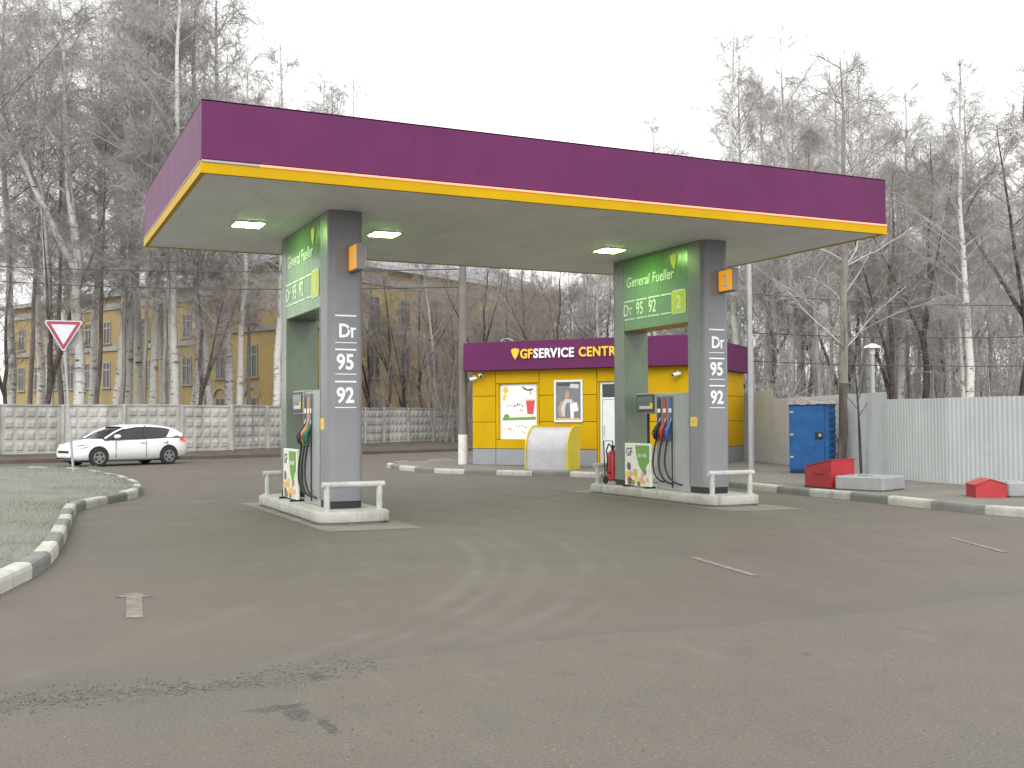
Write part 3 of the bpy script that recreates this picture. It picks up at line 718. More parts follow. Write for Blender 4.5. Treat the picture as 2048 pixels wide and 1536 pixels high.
# framed poster
fp = MB(); x0, x1, z0, z1 = -4.44, -3.48, 1.38, 2.70
fp.box(x0, x1, -.05, -.001, z0, z0+.06); fp.box(x0, x1, -.05, -.001, z1-.06, z1); fp.box(x0, x0+.06, -.05, -.001, z0+.061, z1-.061); fp.box(x1-.06, x1, -.05, -.001, z0+.061, z1-.061)
fp = fp.build('poster_frame', M['door_white'], k)
MB().box(x0+.06, x1-.06, -.03, -.005, z0+.06, z1-.06).build('poster', M['print_grey'], fp)
def pf(pts, mat, t): plate_poly('printed_shape', pts, M[mat], fp, FRONT, (x0+.06, -.031, z0+.06), t)
pf([(.04, 1.08), (.8, 1.05), (.8, 1.17), (.04, 1.17)], 'print_dark', .001)
pf([(.45, 1.02), (.76, .98), (.78, 1.12), (.5, 1.14)], 'print_pale', .002)
pf([(.15, .12), (.18, .50), (.30, .66), (.52, .66), (.62, .52), (.56, .12)], 'print_pale', .002)
pf([(.12, .12), (.06, .36), (.18, .62), (.24, .56), (.16, .36), (.22, .14)], 'print_skin', .003)
pf([(.56, .62), (.74, .52), (.78, .34), (.70, .34), (.66, .46), (.54, .52)], 'print_skin', .003)
pf([(.33, .66), (.42, .66), (.46, .74), (.45, .88), (.39, .94), (.33, .88), (.31, .74)], 'print_skin', .003)
pf([(.30, .12), (.31, .40), (.36, .54), (.48, .54), (.52, .40), (.54, .12)], 'print_grey', .004)
pf([(.50, .06), (.48, .50), (.70, .56), (.76, .30), (.60, .26), (.60, .06)], 'white_print', .005)
pf([(.03, .0), (.80, .0), (.80, .07), (.03, .07)], 'print_tan', .001)
# door, recessed
dr = MB(); dr.box(-2.95, -2.87, .012, .10, 0.02, 2.62); dr.box(-1.58, -1.50, .012, .10, .02, 2.62); dr.box(-2.869, -1.581, .012, .10, 2.55, 2.62); dr.box(-2.869, -1.581, .012, .1, 2.08, 2.14)
dr = dr.build('door_frame', M['door_white'], k); dr.location.y = .06
lf = MB(); lf.box(-2.86, -2.45, .03, .07, .03, 2.07); lf.box(-1.69, -1.59, .03, .07, .03, 2.07); lf.box(-2.449, -1.691, .03, .07, 1.97, 2.07); lf.box(-2.449, -1.691, .03, .07, .03, .85)
lf = lf.build('door', M['door_white'], k); lf.location.y = .06
MB().box(-2.45, -1.69, .045, .055, .85, 1.97).build('pane', M['glass'], lf); MB().box(-2.87, -1.58, .05, .06, 2.14, 2.55).build('transom_pane', M['glass'], dr)
MB().tube([(-2.80, .03, .95), (-2.80, -.02, .97), (-2.80, -.02, 1.25), (-2.80, .03, 1.27)], .012, 6).build('door_handle', M['metal'], lf)
MB().box(-1.48, -1.42, -.02, -.001, 2.05, 2.5).build('notice_plate', M['print_grey'], k)
for x_, z_, dx in ((-7.25, 2.82, -.12), (-7.0, 2.92, .10), (-.40, 2.82, -.12)):
    cm = MB().tube([(x_, -.001, z_+.08), (x_, -.10, z_+.08), (x_, -.12, z_+.02)], .018, 8).build('camera_bracket', M['door_white'], k, 50)
    MB().tube([(x_-dx*.6, -.08, z_+.0), (x_+dx*.8, -.26, z_-.05)], .055, 12).build('camera_body', M['door_white'], cm, 40)
    MB().tube([(x_+dx*.8, -.262, z_-.051), (x_+dx*.86, -.275, z_-.054)], .042, 10).build('camera_lens', M['black'], cm)

# rounded salt bin in front of the kiosk
t = thing('grit_bin', 'rounded yellow bin with grey roll front standing before the kiosk', 'bin', (14.55, 27.42, KZ), KR)
prof = [(0, 0), (0, .55)]+[(.62-.62*math.cos(a), .55+.72*math.sin(a)) for a in np.linspace(.1, math.pi/2, 9)]+[(.95, 1.27), (.95, 0)]
for x0, x1 in ((-1.36, -1.32), (-.04, 0)): MB().extrude(prof, 'x', x0, x1).build('side_panel', M['bin_yellow'], t)
inner = [(y*.97+.02 if y < .9 else y-.01, z*.975) for y, z in prof]
MB().extrude(inner, 'x', -1.319, -.041).build('roll_front', M['steel_sheet'], t, 30)
for x0, x1 in ((-1.38, -1.30), (-.06, .02)):
    path = [(0, z) if i == 0 else (y, z) for i, (y, z) in enumerate(prof[:-1])]
    MB().tube([((x0+x1)/2, y-.006, z+.004) for y, z in prof[:-1]], .026, 6).build('edge_bead', M['bin_yellow'], t, 60)

# ------------------------------------------------------------------ poles and cables
t = thing('utility_pole', 'grey concrete utility pole with whitewashed foot left of the kiosk', 'pole', (13.55, 32.9, KZ))
MB().tube([(0, 0, .98), (0, 0, 9.3)], [.15, .11], 12).build('shaft', M['pole'], t, 60)
MB().tube([(0, 0, 0), (0, 0, .98)], [.165, .162], 12).build('whitewashed_foot', M['pole_white'], t, 60)
MB().box(-.7, .7, -.05, .05, 9.0, 9.1).build('cross_arm', M['galv'], t)
t = thing('lamp_post', 'slim pale grey lamp post rising beside the right end of the kiosk', 'lamp post', (18.75, 24.4, KZ))
MB().tube([(0, 0, 0), (0, 0, 1.2), (0, 0, 6.9)], [.085, .08, .055], 10).build('shaft', M['galv'], t, 60)
MB().tube([(0, 0, 6.9), (-.1, -.1, 7.2), (-.7, -.5, 7.4)], .03, 8).build('arm', M['galv'], t, 60)
MB().box(-1.15, -.6, -.62, -.42, 7.34, 7.46, .02).build('lamp_head', M['galv'], t)
p = spot(1746, 33); t = thing('yard_lamp', 'short grey lamp post with flat cap peeking over the white fence', 'lamp post', (p.x, p.y, 0))
MB().tube([(0, 0, 0), (0, 0, 3.55)], [.07, .06], 8).build('shaft', M['galv'], t, 60)
MB().lathe([(.08, 3.55), (.09, 3.72), (.26, 3.74), (.24, 3.80), (.05, 3.88)], 14).build('lamp_head', M['pole_white'], t, 40)
p = spot(2330, 34); wp = thing('wooden_pole', 'weathered wooden cable pole behind the white fence', 'pole', (p.x, p.y, 0))
MB().tube([(0, 0, 0), (0, 0, 8)], [.13, .1], 10).build('shaft', M['pole'], wp, 60)
p2 = spot(-420, 60); wp2 = thing('utility_pole', 'grey pole behind the concrete fence holding the long cable', 'pole', (p2.x, p2.y, 0))
MB().tube([(0, 0, 0), (0, 0, 11.6)], [.15, .11], 10).build('shaft', M['pole'], wp2, 60)
def cable(a, c, sag, lab, r=.014):
    a, c = Vector(a), Vector(c); P = [a.lerp(c, i/24)-Vector((0, 0, sag*4*(i/24)*(1-i/24))) for i in range(25)]
    base = P[0].copy(); o = MB().tube([q-base for q in P], r, 5).build('overhead_cable', M['wire'], None, 60, base); return tag(o, lab, 'cable', 'overhead cables')
cable((13.5, 32.9, 6.6), (p2.x, p2.y, 11.3), .5, 'thin black cable from the utility pole over the concrete fence', .02)
cable((13.5, 32.9, 6.0), (p2.x, p2.y, 10.7), .6, 'thin black cable from the utility pole over the concrete fence', .02)
cable((18.75, 24.4, 5.1), (p.x, p.y, 5.3), .25, 'upper thin black cable crossing the trees above the white fence')
cable((18.75, 24.4, 4.0), (p.x, p.y, 4.35), .2, 'middle thin black cable crossing the trees above the white fence')
cable((18.75, 24.4, 3.2), (p.x, p.y, 3.35), .15, 'lowest thin black cable crossing the trees above the white fence')

# ------------------------------------------------------------------ white profiled fence
wf = thing('sheet_fence', 'white corrugated sheet metal fence along the right side', 'fence', (23.9, 31.5, KZ))
fl = [Vector(q) for q in ((23.9, 31.5), (22.3, 27.4), (21.0, 24.0), (20.0, 21.6), (19.25, 19.6), (18.95, 17.6), (19.15, 15.6), (19.9, 12.5), (21.2, 8.5))]
sheet_cache = {}
SW = 1.15
def prof_sheet(h):
    if h in sheet_cache: return sheet_cache[h]
    mb = MB(); n = 10; pts = []
    for i in range(n):
        x = -SW/2+SW*i/n; s = SW/n
        pts += [(x, .0), (x+s*.42, .0), (x+s*.55, -.014), (x+s*.87, -.014)]
    pts.append((SW/2, 0))
    V = [(x, y, 0) for x, y in pts]+[(x, y, h) for x, y in pts]+[(x, y+.003, 0) for x, y in pts]+[(x, y+.003, h) for x, y in pts]
    q = len(pts); F = [(i, i+1, q+i+1, q+i) for i in range(q-1)]+[(2*q+i+1, 2*q+i, 3*q+i, 3*q+i+1) for i in range(q-1)]+[(q+i, q+i+1, 3*q+i+1, 3*q+i) for i in range(q-1)]
    mb._a(V, F); sheet_cache[h] = mb.mesh('profiled_sheet', M['fence_white']); return sheet_cache[h]
L = [0]
for a, c in zip(fl[:-1], fl[1:]): L.append(L[-1]+(c-a).length)
def fat(s):
    for i in range(len(L)-1):
        if s <= L[i+1] or i == len(L)-2: return fl[i].lerp(fl[i+1], (s-L[i])/(L[i+1]-L[i]))
s = 0; i = 0
while s+SW < L[-1]:
    a, c = fat(s), fat(s+SW*.985); d = c-a; mid = (a+c)/2
    tn = ((mid.x*math.cos(YAW)-mid.y*math.sin(YAW))/(mid.x*math.sin(YAW)+mid.y*math.cos(YAW)))*2147.4+1024
    h = 2.42 if tn < 1556 else (2.12 if tn < 1775 else 1.93)
    o = link('profiled_sheet', prof_sheet(h), wf); o.location = (mid.x-23.9, mid.y-31.5, -.02+(i % 3)*.004)
    o.rotation_euler.z = math.atan2(d.y, d.x); o.scale = (-1 if False else 1, 1, 1)
    n_ = Vector((-d.y, d.x)).normalized()
    if i % 2 == 0:
        po = MB().box(-.03, .03, .02, .08, -.1, h-.08).build('post', M['galv'], wf); po.location = (a.x-23.9+n_.x*.0, a.y-31.5, 0); po.rotation_euler.z = math.atan2(d.y, d.x)
    s += SW*.985; i += 1

# ------------------------------------------------------------------ things along the white fence
t = thing('blue_cabinet', 'blue ribbed metal cabinet with tarpaulin on top before the white fence', 'cabinet', (19.55, 22.15, KZ), math.atan2(-.83, .55))
MB().box(-1.07, 0, 0, .62, .06, 1.86).build('body', M['blue'], t)
for z in np.arange(.12, 1.84, .165):
    for bx in ((-.012+.012, .022, .03, .60),): MB().box(bx[0], bx[1], bx[2], bx[3], z, z+.10, .008).build('side_rib', M['blue'], t)
MB().box(-1.00, -.12, -.025, 0, .10, 1.82, .008).build('door', M['blue'], t)
for z in (.4, 1.0, 1.6): MB().box(-1.04, -.94, -.045, -.002, z, z+.06, .006).build('hinge', M['galv'], t)
MB().box(-.36, -.16, -.06, -.026, .92, 1.10, .01).build('lock_plate', M['black'], t); MB().lathe([(.0, -.085), (.045, -.085), (.045, -.06), (.0, -.06)], 10, (-.22, 1.02), 'y').build('padlock', M['metal'], t)
MB().box(-1.05, -.02, .02, .60, 0, .06).build('base_frame', M['black'], t)
mb = MB(); nx, ny = 14, 8; rr = random.Random(3)
for j in range(ny+1):
    for i2 in range(nx+1):
        ux, uy = i2/nx, j/ny; e = min(ux, 1-ux, uy, 1-uy)
        mb.v.append((-1.14+1.22*ux, -.07+.78*uy, 1.862+.02+.16*min(1, e*5)*(.5+.5*math.sin(ux*5.2+uy*2))+rr.uniform(0, .035)-(.06 if e == 0 else 0)))
for j in range(ny):
    for i2 in range(nx):
        q = j*(nx+1)+i2; mb.f.append((q, q+1, q+nx+2, q+nx+1)); mb.mi.append(0)
o = mb.build('tarpaulin', M['tarp'], None, 60, (19.55, 22.15, KZ)); o.rotation_euler.z = math.atan2(-.83, .55)
tag(o, 'crumpled dirty pale tarpaulin lying on top of the blue cabinet', 'tarpaulin')

t = thing('sand_box', 'red metal sand box with sloping top beside a grey concrete block', 'sand box', (15.42, 17.42, KZ))
MB().extrude([(0, 0), (.82, 0), (.82, .43), (0, .60)], 'x', 0, .62).build('body', M['red'], t)
MB().extrude([(-.015, .603), (.84, .434), (.84, .452), (-.015, .622)], 'x', -.015, .64).build('lid', M['red'], t)
MB().tube([(.0-.02, .25, .30), (-.05, .25, .30), (-.05, .50, .30), (-.02, .50, .30)], .01, 6).build('handle', M['black'], t)
MB().box(-.022, .01, .0, .82, -.005, .03).build('bottom_rail', M['black'], t)
t = thing('concrete_block', 'low grey concrete block with chamfered edges against the taller red box', 'concrete block', (15.36, 17.26, KZ), math.atan2(-.9, .34))
MB().box(0, 1.05, 0, 1.0, 0, .29, .03).build('body', M['block'], t); MB().box(.35, .6, .3, .5, .288, .32, .01).build('cap', M['block'], t)
t = thing('sand_box', 'low red metal sand box with a ridged lid, the shorter red one', 'sand box', (16.02, 14.28, KZ), -.5)
MB().extrude([(0, 0), (.55, 0), (.55, .24), (.26, .33), (0, .22)], 'y', 0, .5).build('body', M['red'], t)
MB().extrude([(-.015, .224), (.26, .333), (.565, .244), (.565, .258), (.26, .349), (-.015, .238)], 'y', -.015, .515).build('lid', M['red'], t)
t = thing('concrete_block', 'low grey concrete block next to the shorter red sand box', 'concrete block', (16.60, 14.05, KZ), -.5)
MB().box(0, 1.1, .05, .8, 0, .28, .03).build('body', M['block'], t); MB().box(.45, .7, .3, .5, .279, .31, .01).build('cap', M['block'], t)
# ------------------------------------------------------------------ give way sign
t = thing('give_way_sign', 'white triangular give way sign with red border on a leaning pole', 'road sign', (1.63, 33.2, .15))
ap = (-.42, -.10, 2.62)
MB().tube([(0, 0, 0), (-.10, -.02, 1.2), (-.34, -.05, 4.55)], .035, 8).build('pole', M['galv'], t, 60)
fz = 3.34; rzs = rad(-6)
FS = Matrix.Rotation(rzs, 4, 'Z') @ FRONT
def tri(s): return [(-.5*s, .289*s), (0, -.577*s), (.5*s, .289*s)]
def rtri(s, r):
    P = []; T = tri(s)
    cs = [(x*(1-r*2.0/s/.577*.5), y*(1-r*2.0/s/.577*.5)) for x, y in T]
    for (x, y), a0 in zip(cs, (90, 210, 330)):
        for q in range(5): a = rad(a0+120*q/4); P.append((x+r*math.cos(a), y+r*math.sin(a)))
    return P
L0 = (-.30, -.09, 4.02)
plate_poly('sign_plate', rtri(.98, .05), M['sign_back'], t, FS, L0, .012)
plate_poly('white_edge', rtri(.96, .05), M['sign_white'], t, FS, (L0[0], L0[1]-.012, L0[2]), .002)
plate_poly('red_border', rtri(.90, .04), M['sign_red'], t, FS, (L0[0], L0[1]-.014, L0[2]), .002)
plate_poly('white_field', tri(.66), M['sign_white'], t, FS, (L0[0], L0[1]-.016, L0[2]), .002)
mb = MB(); mb.lathe([(.0, .02), (.35, .02), (.35, .035), (0, .035)], 28, (-.22, 3.86), 'y'); mb.build('round_back_plate', M['sign_back'], t)

# ------------------------------------------------------------------ concrete panel fence
cf = thing('concrete_fence', 'long weathered concrete panel fence with moulded rectangles along the road', 'fence', (-12.5, 45.3, 0))
def pillow_panel(Lp, H):
    mb = MB(); mb.box(-Lp/2, Lp/2, 0, .10, 0, H)
    nx, nz = 5, 4; mx_, mz = .12, .10; cw = (Lp-2*mx_)/nx; chh = (H-2*mz)/nz
    for i in range(nx):
        for j in range(nz):
            x0 = -Lp/2+mx_+i*cw+.035; x1 = x0+cw-.07; z0 = mz+j*chh+.05; z1 = z0+chh-.10; bx = .07; dz = .10
            V = [(x0, 0, z0), (x1, 0, z0), (x1, 0, z1), (x0, 0, z1), (x0+bx, -.034, z0+dz*.35), (x1-bx, -.034, z0+dz*.35), (x1-bx, -.046, z1-dz*1.4), (x0+bx, -.046, z1-dz*1.4)]
            mb._a(V, [(4, 5, 6, 7), (0, 1, 5, 4), (1, 2, 6, 5), (2, 3, 7, 6), (3, 0, 4, 7)])
    mb.box(-Lp/2, Lp/2, -.035, -.001, H-.07, H); 
    return mb.mesh('panel', M['fence_c'])
PL = 2.42; pm = pillow_panel(PL-.12, 2.0); pom = MB().box(-.055, .055, -.09, .11, -.1, 2.03, .012).mesh('post', M['fence_c']); fm = MB().box(-PL/2+.02, PL/2-.02, -.12, .16, -.30, .06, .02).mesh('footing', M['fence_foot'])
ff = [Vector(q) for q in fline]; LL = [0]
for a, c in zip(ff[:-1], ff[1:]): LL.append(LL[-1]+(c-a).length)
def gat(s):
    for i in range(len(LL)-1):
        if s <= LL[i+1] or i == len(LL)-2: return ff[i].lerp(ff[i+1], (s-LL[i])/(LL[i+1]-LL[i]))
s = 0; rr = random.Random(11); i = 0
while s < LL[-1]-PL:
    a, c = gat(s), gat(s+PL); d = c-a; mid = (a+c)/2; ang = math.atan2(d.y, d.x)
    for nm, me, pt, z in (('panel', pm, mid, .30), ('footing', fm, mid, .24), ('post', pom, a, .26)):
        o = link(nm, me, cf); o.location = (pt.x+12.5, pt.y-45.3, z+rr.uniform(-.02, .02)); o.rotation_euler = (rr.uniform(-.012, .012) if nm == 'panel' else 0, rr.uniform(-.005, .005), ang)
    s += PL; i += 1

# ------------------------------------------------------------------ yellow house behind the fence
def house():
    t = thing('apartment_house', 'old three storey yellow house with grey roof behind the concrete fence', 'building', (18.9, 74.5, 0), math.atan2(math.cos(rad(62)), math.sin(rad(62))))
    t.scale.z = 1.11
    # local X runs along the right hand wall, local Y along the left hand wall
    Lx, Ly = 30., 13.; H = 11.7
    def win(par, axis, c, z, w=1.25, h=2.05, arch=False):
        g_ = MB(); f_ = MB(); s_ = MB()
        if axis == 'x':   # wall on y=0 looking -Y
            bx = lambda a0, a1, d0, d1, z0, z1, m: m.box(c+a0, c+a1, d0, d1, z0, z1)
        else:             # wall on x=0 looking -X
            bx = lambda a0, a1, d0, d1, z0, z1, m: m.box(d0, d1, c+a0, c+a1, z0, z1)
        bx(-w/2, w/2, -.02, .12, z, z+h, g_)
        for a0, a1, z0, z1 in ((-w/2, -w/2+.1, z, z+h), (w/2-.1, w/2, z, z+h), (-.05, .05, z, z+h), (-w/2+.101, -.051, z+h*.66, z+h*.66+.1), (.051, w/2-.101, z+h*.66, z+h*.66+.1), (-w/2+.101, -.051, z+h-.1, z+h), (.051, w/2-.101, z+h-.1, z+h)): bx(a0, a1, -.06, -.021, z0, z1, f_)
        bx(-w/2-.15, w/2+.15, -.16, 0.01, z-.12, z-.005, s_)
        wn_ = f_.build('window', M['win_frame'], par); g_.build('pane', M['win_glass'], wn_); s_.build('sill', M['stone'], wn_)
        if arch:
            P = [(w*.75*math.cos(a), h+.05+.75*math.sin(a)) for a in np.linspace(0, math.pi, 9)]; Q = [(x*.8, h+.05+(zz-h-.05)*.75) for x, zz in P]
            mb_ = MB()
            for q in range(8):
                quad = [P[q], P[q+1], Q[q+1], Q[q]]
                if axis == 'x': mb_.extrude([(c+x, z+zz) for x, zz in quad], 'y', -.12, -.003)
                else: mb_.extrude([(c+x, z+zz) for x, zz in quad], 'x', -.12, -.003)
            mb_.build('arch', M['stone'], wn_)
    MB().box(0, Lx, 0, Ly, -.5, H).build('wall', M['wall_y'], t)
    # wing set back at the far end of the left wall
    MB().box(3.0, Lx, Ly+.001, Ly+34, -.5, H-.4).build('wing_wall', M['wall_y'], t)
    for z, hh, pr in ((7.35, .35, .16), (H-1.05, .5, .14), (.5, .3, .1)):
        MB().box(-pr, Lx, -pr, -.002, z, z+hh).build('belt_course', M['stone'], t)
        MB().box(-pr, -.002, 0, Ly, z, z+hh).build('belt_course', M['stone'], t)
        MB().box(3-pr, 2.998, Ly+.01, Ly+34, z-.3, z-.3+hh).build('belt_course', M['stone'], t)
    for z in np.arange(7.9, H-1.2, .62):
        for bx in ((-.12, .7, -.12, -.003), (-.12, -.003, 0, .7), (-.12, -.003, Ly-.8, Ly-.02)): MB().box(*bx, z, z+.5).build('quoin', M['quoin'], t)
    MB().box(-.10, -.004, Ly-1.5, Ly-.9, .8, 7.2).build('pilaster', M['stone'], t)
    for c in np.arange(3.2, Lx-1, 3.4):
        for z, h in ((8.0, 1.9), (4.35, 2.15), (.9, 2.0)): win(t, 'x', c, z, h=h)
    for c in (2.6, 6.0, 9.6):
        for z, h in ((8.0, 2.0), (4.35, 2.15), (.9, 2.1)): win(t, 'y', c, z, h=h, arch=(z < 1))
    wing = bpy.data.objects.new('wing', None); C.objects.link(wing); wing.parent = t; wing.location = (3.0, Ly, 0)
    for c in np.arange(2., 33, 2.9):
        for z, h in ((7.7, 1.75), (4.15, 2.05), (.6, 1.9)): win(wing, 'y', c, z, w=1.15, h=h)
    # roofs
    def hip(x0, x1, y0, y1, z, e, rh, name):
        x0 -= e; x1 += e; y0 -= e; y1 += e; mb_ = MB(); w2 = min(x1-x0, y1-y0)/2
        if x1-x0 > y1-y0: R0, R1 = (x0+w2, (y0+y1)/2, z+rh), (x1-w2, (y0+y1)/2, z+rh)
        else: R0, R1 = ((x0+x1)/2, y0+w2, z+rh), ((x0+x1)/2, y1-w2, z+rh)
        V = [(x0, y0, z), (x1, y0, z), (x1, y1, z), (x0, y1, z), R0, R1]
        F = [(0, 1, 5, 4), (2, 3, 4, 5), (1, 2, 5), (3, 0, 4)] if x1-x0 > y1-y0 else [(0, 1, 4), (2, 3, 5), (1, 2, 5, 4), (3, 0, 4, 5)]
        mb_._a(V, F+[(3, 2, 1, 0)]); o_ = mb_.build(name, M['roof_m'], t)
        MB().box(x0+.02, x1-.02, y0+.02, y1-.02, z-.28, z-.01).build('cornice', M['quoin'], o_); return o_
    hip(0, Lx, 0, Ly, H+.28, .7, 3.0, 'roof')
    rf = hip(3, Lx, Ly+.8, Ly+34, H-.1, .6, 3.2, 'roof')
    MB().box(12, 13, Ly+10, Ly+11, H+1, H+4.2).build('chimney', M['stone'], rf)
    return t
house()

# ------------------------------------------------------------------ white hatchback on the road
def car():
    d = Vector((-.923, -.384)); ctr = Vector((3.72, 41.75))
    t = thing('car', 'white five door hatchback driving along the concrete fence', 'car', (ctr.x, ctr.y, 0), math.atan2(d.y, d.x))
    # local +X is the nose; stations: x, half width, sill z, waist z, top z of the lower body
    ST = [(2.22, .52, .34, .55, .60), (2.16, .66, .26, .60, .70), (2.0, .78, .22, .66, .80), (1.7, .86, .20, .74, .89), (1.3, .89, .19, .80, .95), (.9, .90, .19, .84, 1.00), (.3, .90, .19, .86, 1.00), (-.6, .90, .19, .89, 1.02), (-1.3, .90, .20, .93, 1.05), (-1.75, .87, .23, .95, 1.06), (-2.05, .80, .27, .93, 1.03), (-2.2, .68, .33, .86, .95), (-2.26, .55, .40, .74, .82)]
    mb = MB(); n = 9
    for x, w_, zs, zw, zt in ST:
        half = [(w_*.80, zs), (w_*.97, zs+.07), (w_*1.0, zs+(zw-zs)*.5), (w_*.985, zw-.06), (w_*.95, zw), (w_*.80, zt-.02), (w_*.4, zt)]
        ring = [(x, y, z) for y, z in half]+[(x, -y, z) for y, z in half[::-1]]
        mb.v += ring
    R_ = 14
    for i in range(len(ST)-1):
        for j in range(R_): j2 = (j+1) % R_; mb.f.append((i*R_+j, i*R_+j2, (i+1)*R_+j2, (i+1)*R_+j))
    mb.f += [tuple(range(R_)), tuple(range((len(ST)-1)*R_, len(ST)*R_))[::-1]]; mb.mi = [0]*len(mb.f)
    body = mb.build('body', M['car'], t, 60)
    # greenhouse of dark glass and the roof shell over it
    GS = [(1.12, .74, .97, .98), (.75, .72, 1.0, 1.20), (.35, .68, 1.0, 1.38), (-.1, .66, 1.0, 1.455), (-.7, .65, 1.02, 1.46), (-1.3, .63, 1.04, 1.41), (-1.75, .60, 1.04, 1.29), (-2.02, .60, 1.03, 1.12)]
    mb = MB()
    for x, w_, zb, zt in GS:
        ww = .83; half = [(ww, zb-.04), (w_+(ww-w_)*.45, zb+(zt-zb)*.55), (w_, zt-.03), (w_*.6, zt)]
        mb.v += [(x, y, z) for y, z in half]+[(x, -y, z) for y, z in half[::-1]]
    for i in range(len(GS)-1):
        for j in range(8): j2 = (j+1) % 8; mb.f.append((i*8+j, i*8+j2, (i+1)*8+j2, (i+1)*8+j))
    mb.f += [tuple(range(8)), tuple(range((len(GS)-1)*8, len(GS)*8))[::-1]]; mb.mi = [0]*len(mb.f)
    mb.build('window_glass', M['car_glass'], t, 60)
    mb = MB()
    for x, w_, zb, zt in GS[2:]:
        P = [(w_+.045, zt-.075), (w_+.02, zt-.01), (w_*.6, zt+.025)]
        mb.v += [(x, y, z) for y, z in P]+[(x, -y, z) for y, z in P[::-1]]
    for i in range(len(GS)-3):
        for j in range(5): mb.f.append((i*6+j, i*6+j+1, (i+1)*6+j+1, (i+1)*6+j))
    mb.mi = [0]*len(mb.f); mb.build('roof', M['car'], t, 60)
    for s in (-1, 1):
        MB().tube([(1.10, s*.80, .98), (.72, s*.75, 1.20), (.33, s*.70, 1.36)], .035, 6).build('front_pillar', M['car'], t, 60)
        mb = MB(); mb._a([(-1.25, s*.845, 1.0), (-1.98, s*.80, 1.0), (-2.02, s*.66, 1.12), (-1.76, s*.655, 1.27), (-1.52, s*.675, 1.345), (-1.40, s*.76, 1.16)], [(0, 1, 2, 3, 4, 5)]); mb.build('rear_pillar', M['car'], t)
        MB().tube([(-.42, s*.84, 1.0), (-.46, s*.755, 1.22), (-.48, s*.69, 1.42)], .028, 6).build('middle_pillar', M['black'], t, 60)
        mr = MB().box(.62, .82, *sorted((s*.90, s*1.08)), .98, 1.12, .03).build('mirror', M['car'], t, 60)
        for x in (-.30, -1.22): MB().box(x-.1, x+.1, *sorted((s*.885, s*.915)), .80, .83, .008).build('door_handle', M['metal'], t)
        for x0, x1 in ((.72, .725), (-.45, -.445), (-1.3, -1.295)): MB().box(x0-.004, x1+.004, *sorted((s*.87, s*.9035)), .30, .88).build('door_seam', M['gap'], t)
        mb = MB(); mb._a([(2.16, s*.50, .60), (2.02, s*.76, .62), (1.72, s*.875, .72), (1.62, s*.87, .79), (1.98, s*.74, .77), (2.13, s*.52, .69)], [(0, 1, 2, 3, 4, 5)]); me = mb.mesh('headlight', M['lamp_clear']); me.transform(Matrix.Translation((.022, s*.012, .012))); link('headlight', me, t)
        mb = MB(); mb._a([(-2.24, s*.50, .82), (-2.06, s*.80, .84), (-1.78, s*.885, .88), (-1.80, s*.86, .98), (-2.06, s*.76, .99), (-2.20, s*.52, .93)], [(0, 1, 2, 3, 4, 5)]); me = mb.mesh('tail_light', M['lamp_red']); me.transform(Matrix.Translation((-.02, s*.015, .01))); link('tail_light', me, t)
        for x in (1.36, -1.34):
            q = MB(); q.lathe([(.0, s*.87), (.365, s*.87), (.365, s*.906), (.0, s*.906)] if s > 0 else [(.0, -.906), (.365, -.906), (.365, -.87), (.0, -.87)], 28, (x, .36), 'y'); q.build('wheel_arch', M['gap'], t)
            wh = MB(); a0, a1 = sorted((s*.72, s*.925)); wh.lathe([(.20, a0), (.29, a0), (.315, a0+.03), (.315, a1-.03), (.29, a1), (.21, a1)], 28, (x, .315), 'y'); wh = wh.build('wheel', M['tyre'], t, 40)
            rm = MB(); yo = s*.934; rm.lathe([(.0, min(yo, yo-s*.05)), (.215, min(yo, yo-s*.05)), (.215, max(yo, yo-s*.05)), (.0, max(yo, yo-s*.05))], 24, (x, .315), 'y')
            rm.build('rim', M['rim'], wh, 40)
            sp = MB()
            for a in range(5):
                an = a*2*math.pi/5+.3; c1 = Vector((math.cos(an), math.sin(an))); c2 = Vector((math.cos(an+.628), math.sin(an+.628)))
                sp.lathe([(.0, yo-.004 if s < 0 else yo+.001), (.052, yo-.004 if s < 0 else yo+.001), (.052, yo+.004), (0, yo+.004)], 8, (x+c2.x*.135, .315+c2.y*.135), 'y')
            sp.build('rim_opening', M['gap'], wh)
    MB().box(2.10, 2.225, -.42, .42, .46, .58, .02).build('grille', M['black'], t); MB().box(2.05, 2.20, -.55, .55, .27, .36, .02).build('lower_grille', M['black'], t)
    MB().box(-2.275, -2.24, -.27, .27, .55, .66).build('number_plate', M['white_print'], t); MB().box(2.222, 2.236, -.26, .26, .37, .47).build('number_plate', M['white_print'], t)
    MB().box(-1.9, 1.9, -.72, .72, .16, .24).build('underbody', M['black'], t)
car()

# ------------------------------------------------------------------ trees
def tubes(paths, radii, nside=3):
    """paths (N,k,3), radii (N,k) -> verts, quads; open tubes"""
    N, K, _ = paths.shape
    t = np.gradient(paths, axis=1); t /= np.linalg.norm(t, axis=2, keepdims=True)+1e-9
    ref = np.where(np.abs(t[..., 2:3]) > .9, np.array([1., 0, 0]), np.array([0, 0, 1.]))
    a = np.cross(t, ref); a /= np.linalg.norm(a, axis=2, keepdims=True)+1e-9; b_ = np.cross(t, a)
    ang = np.arange(nside)*2*np.pi/nside
    V = paths[:, :, None, :]+radii[:, :, None, None]*(a[:, :, None, :]*np.cos(ang)[None, None, :, None]+b_[:, :, None, :]*np.sin(ang)[None, None, :, None])
    V = V.reshape(-1, 3)
    i = np.arange(N)[:, None, None]*K*nside; kk = np.arange(K-1)[None, :, None]*nside; j = np.arange(nside)[None, None, :]; j2 = (j+1) % nside
    F = np.stack([i+kk+j, i+kk+j2, i+kk+nside+j2, i+kk+nside+j], -1).reshape(-1, 4)
    return V, F
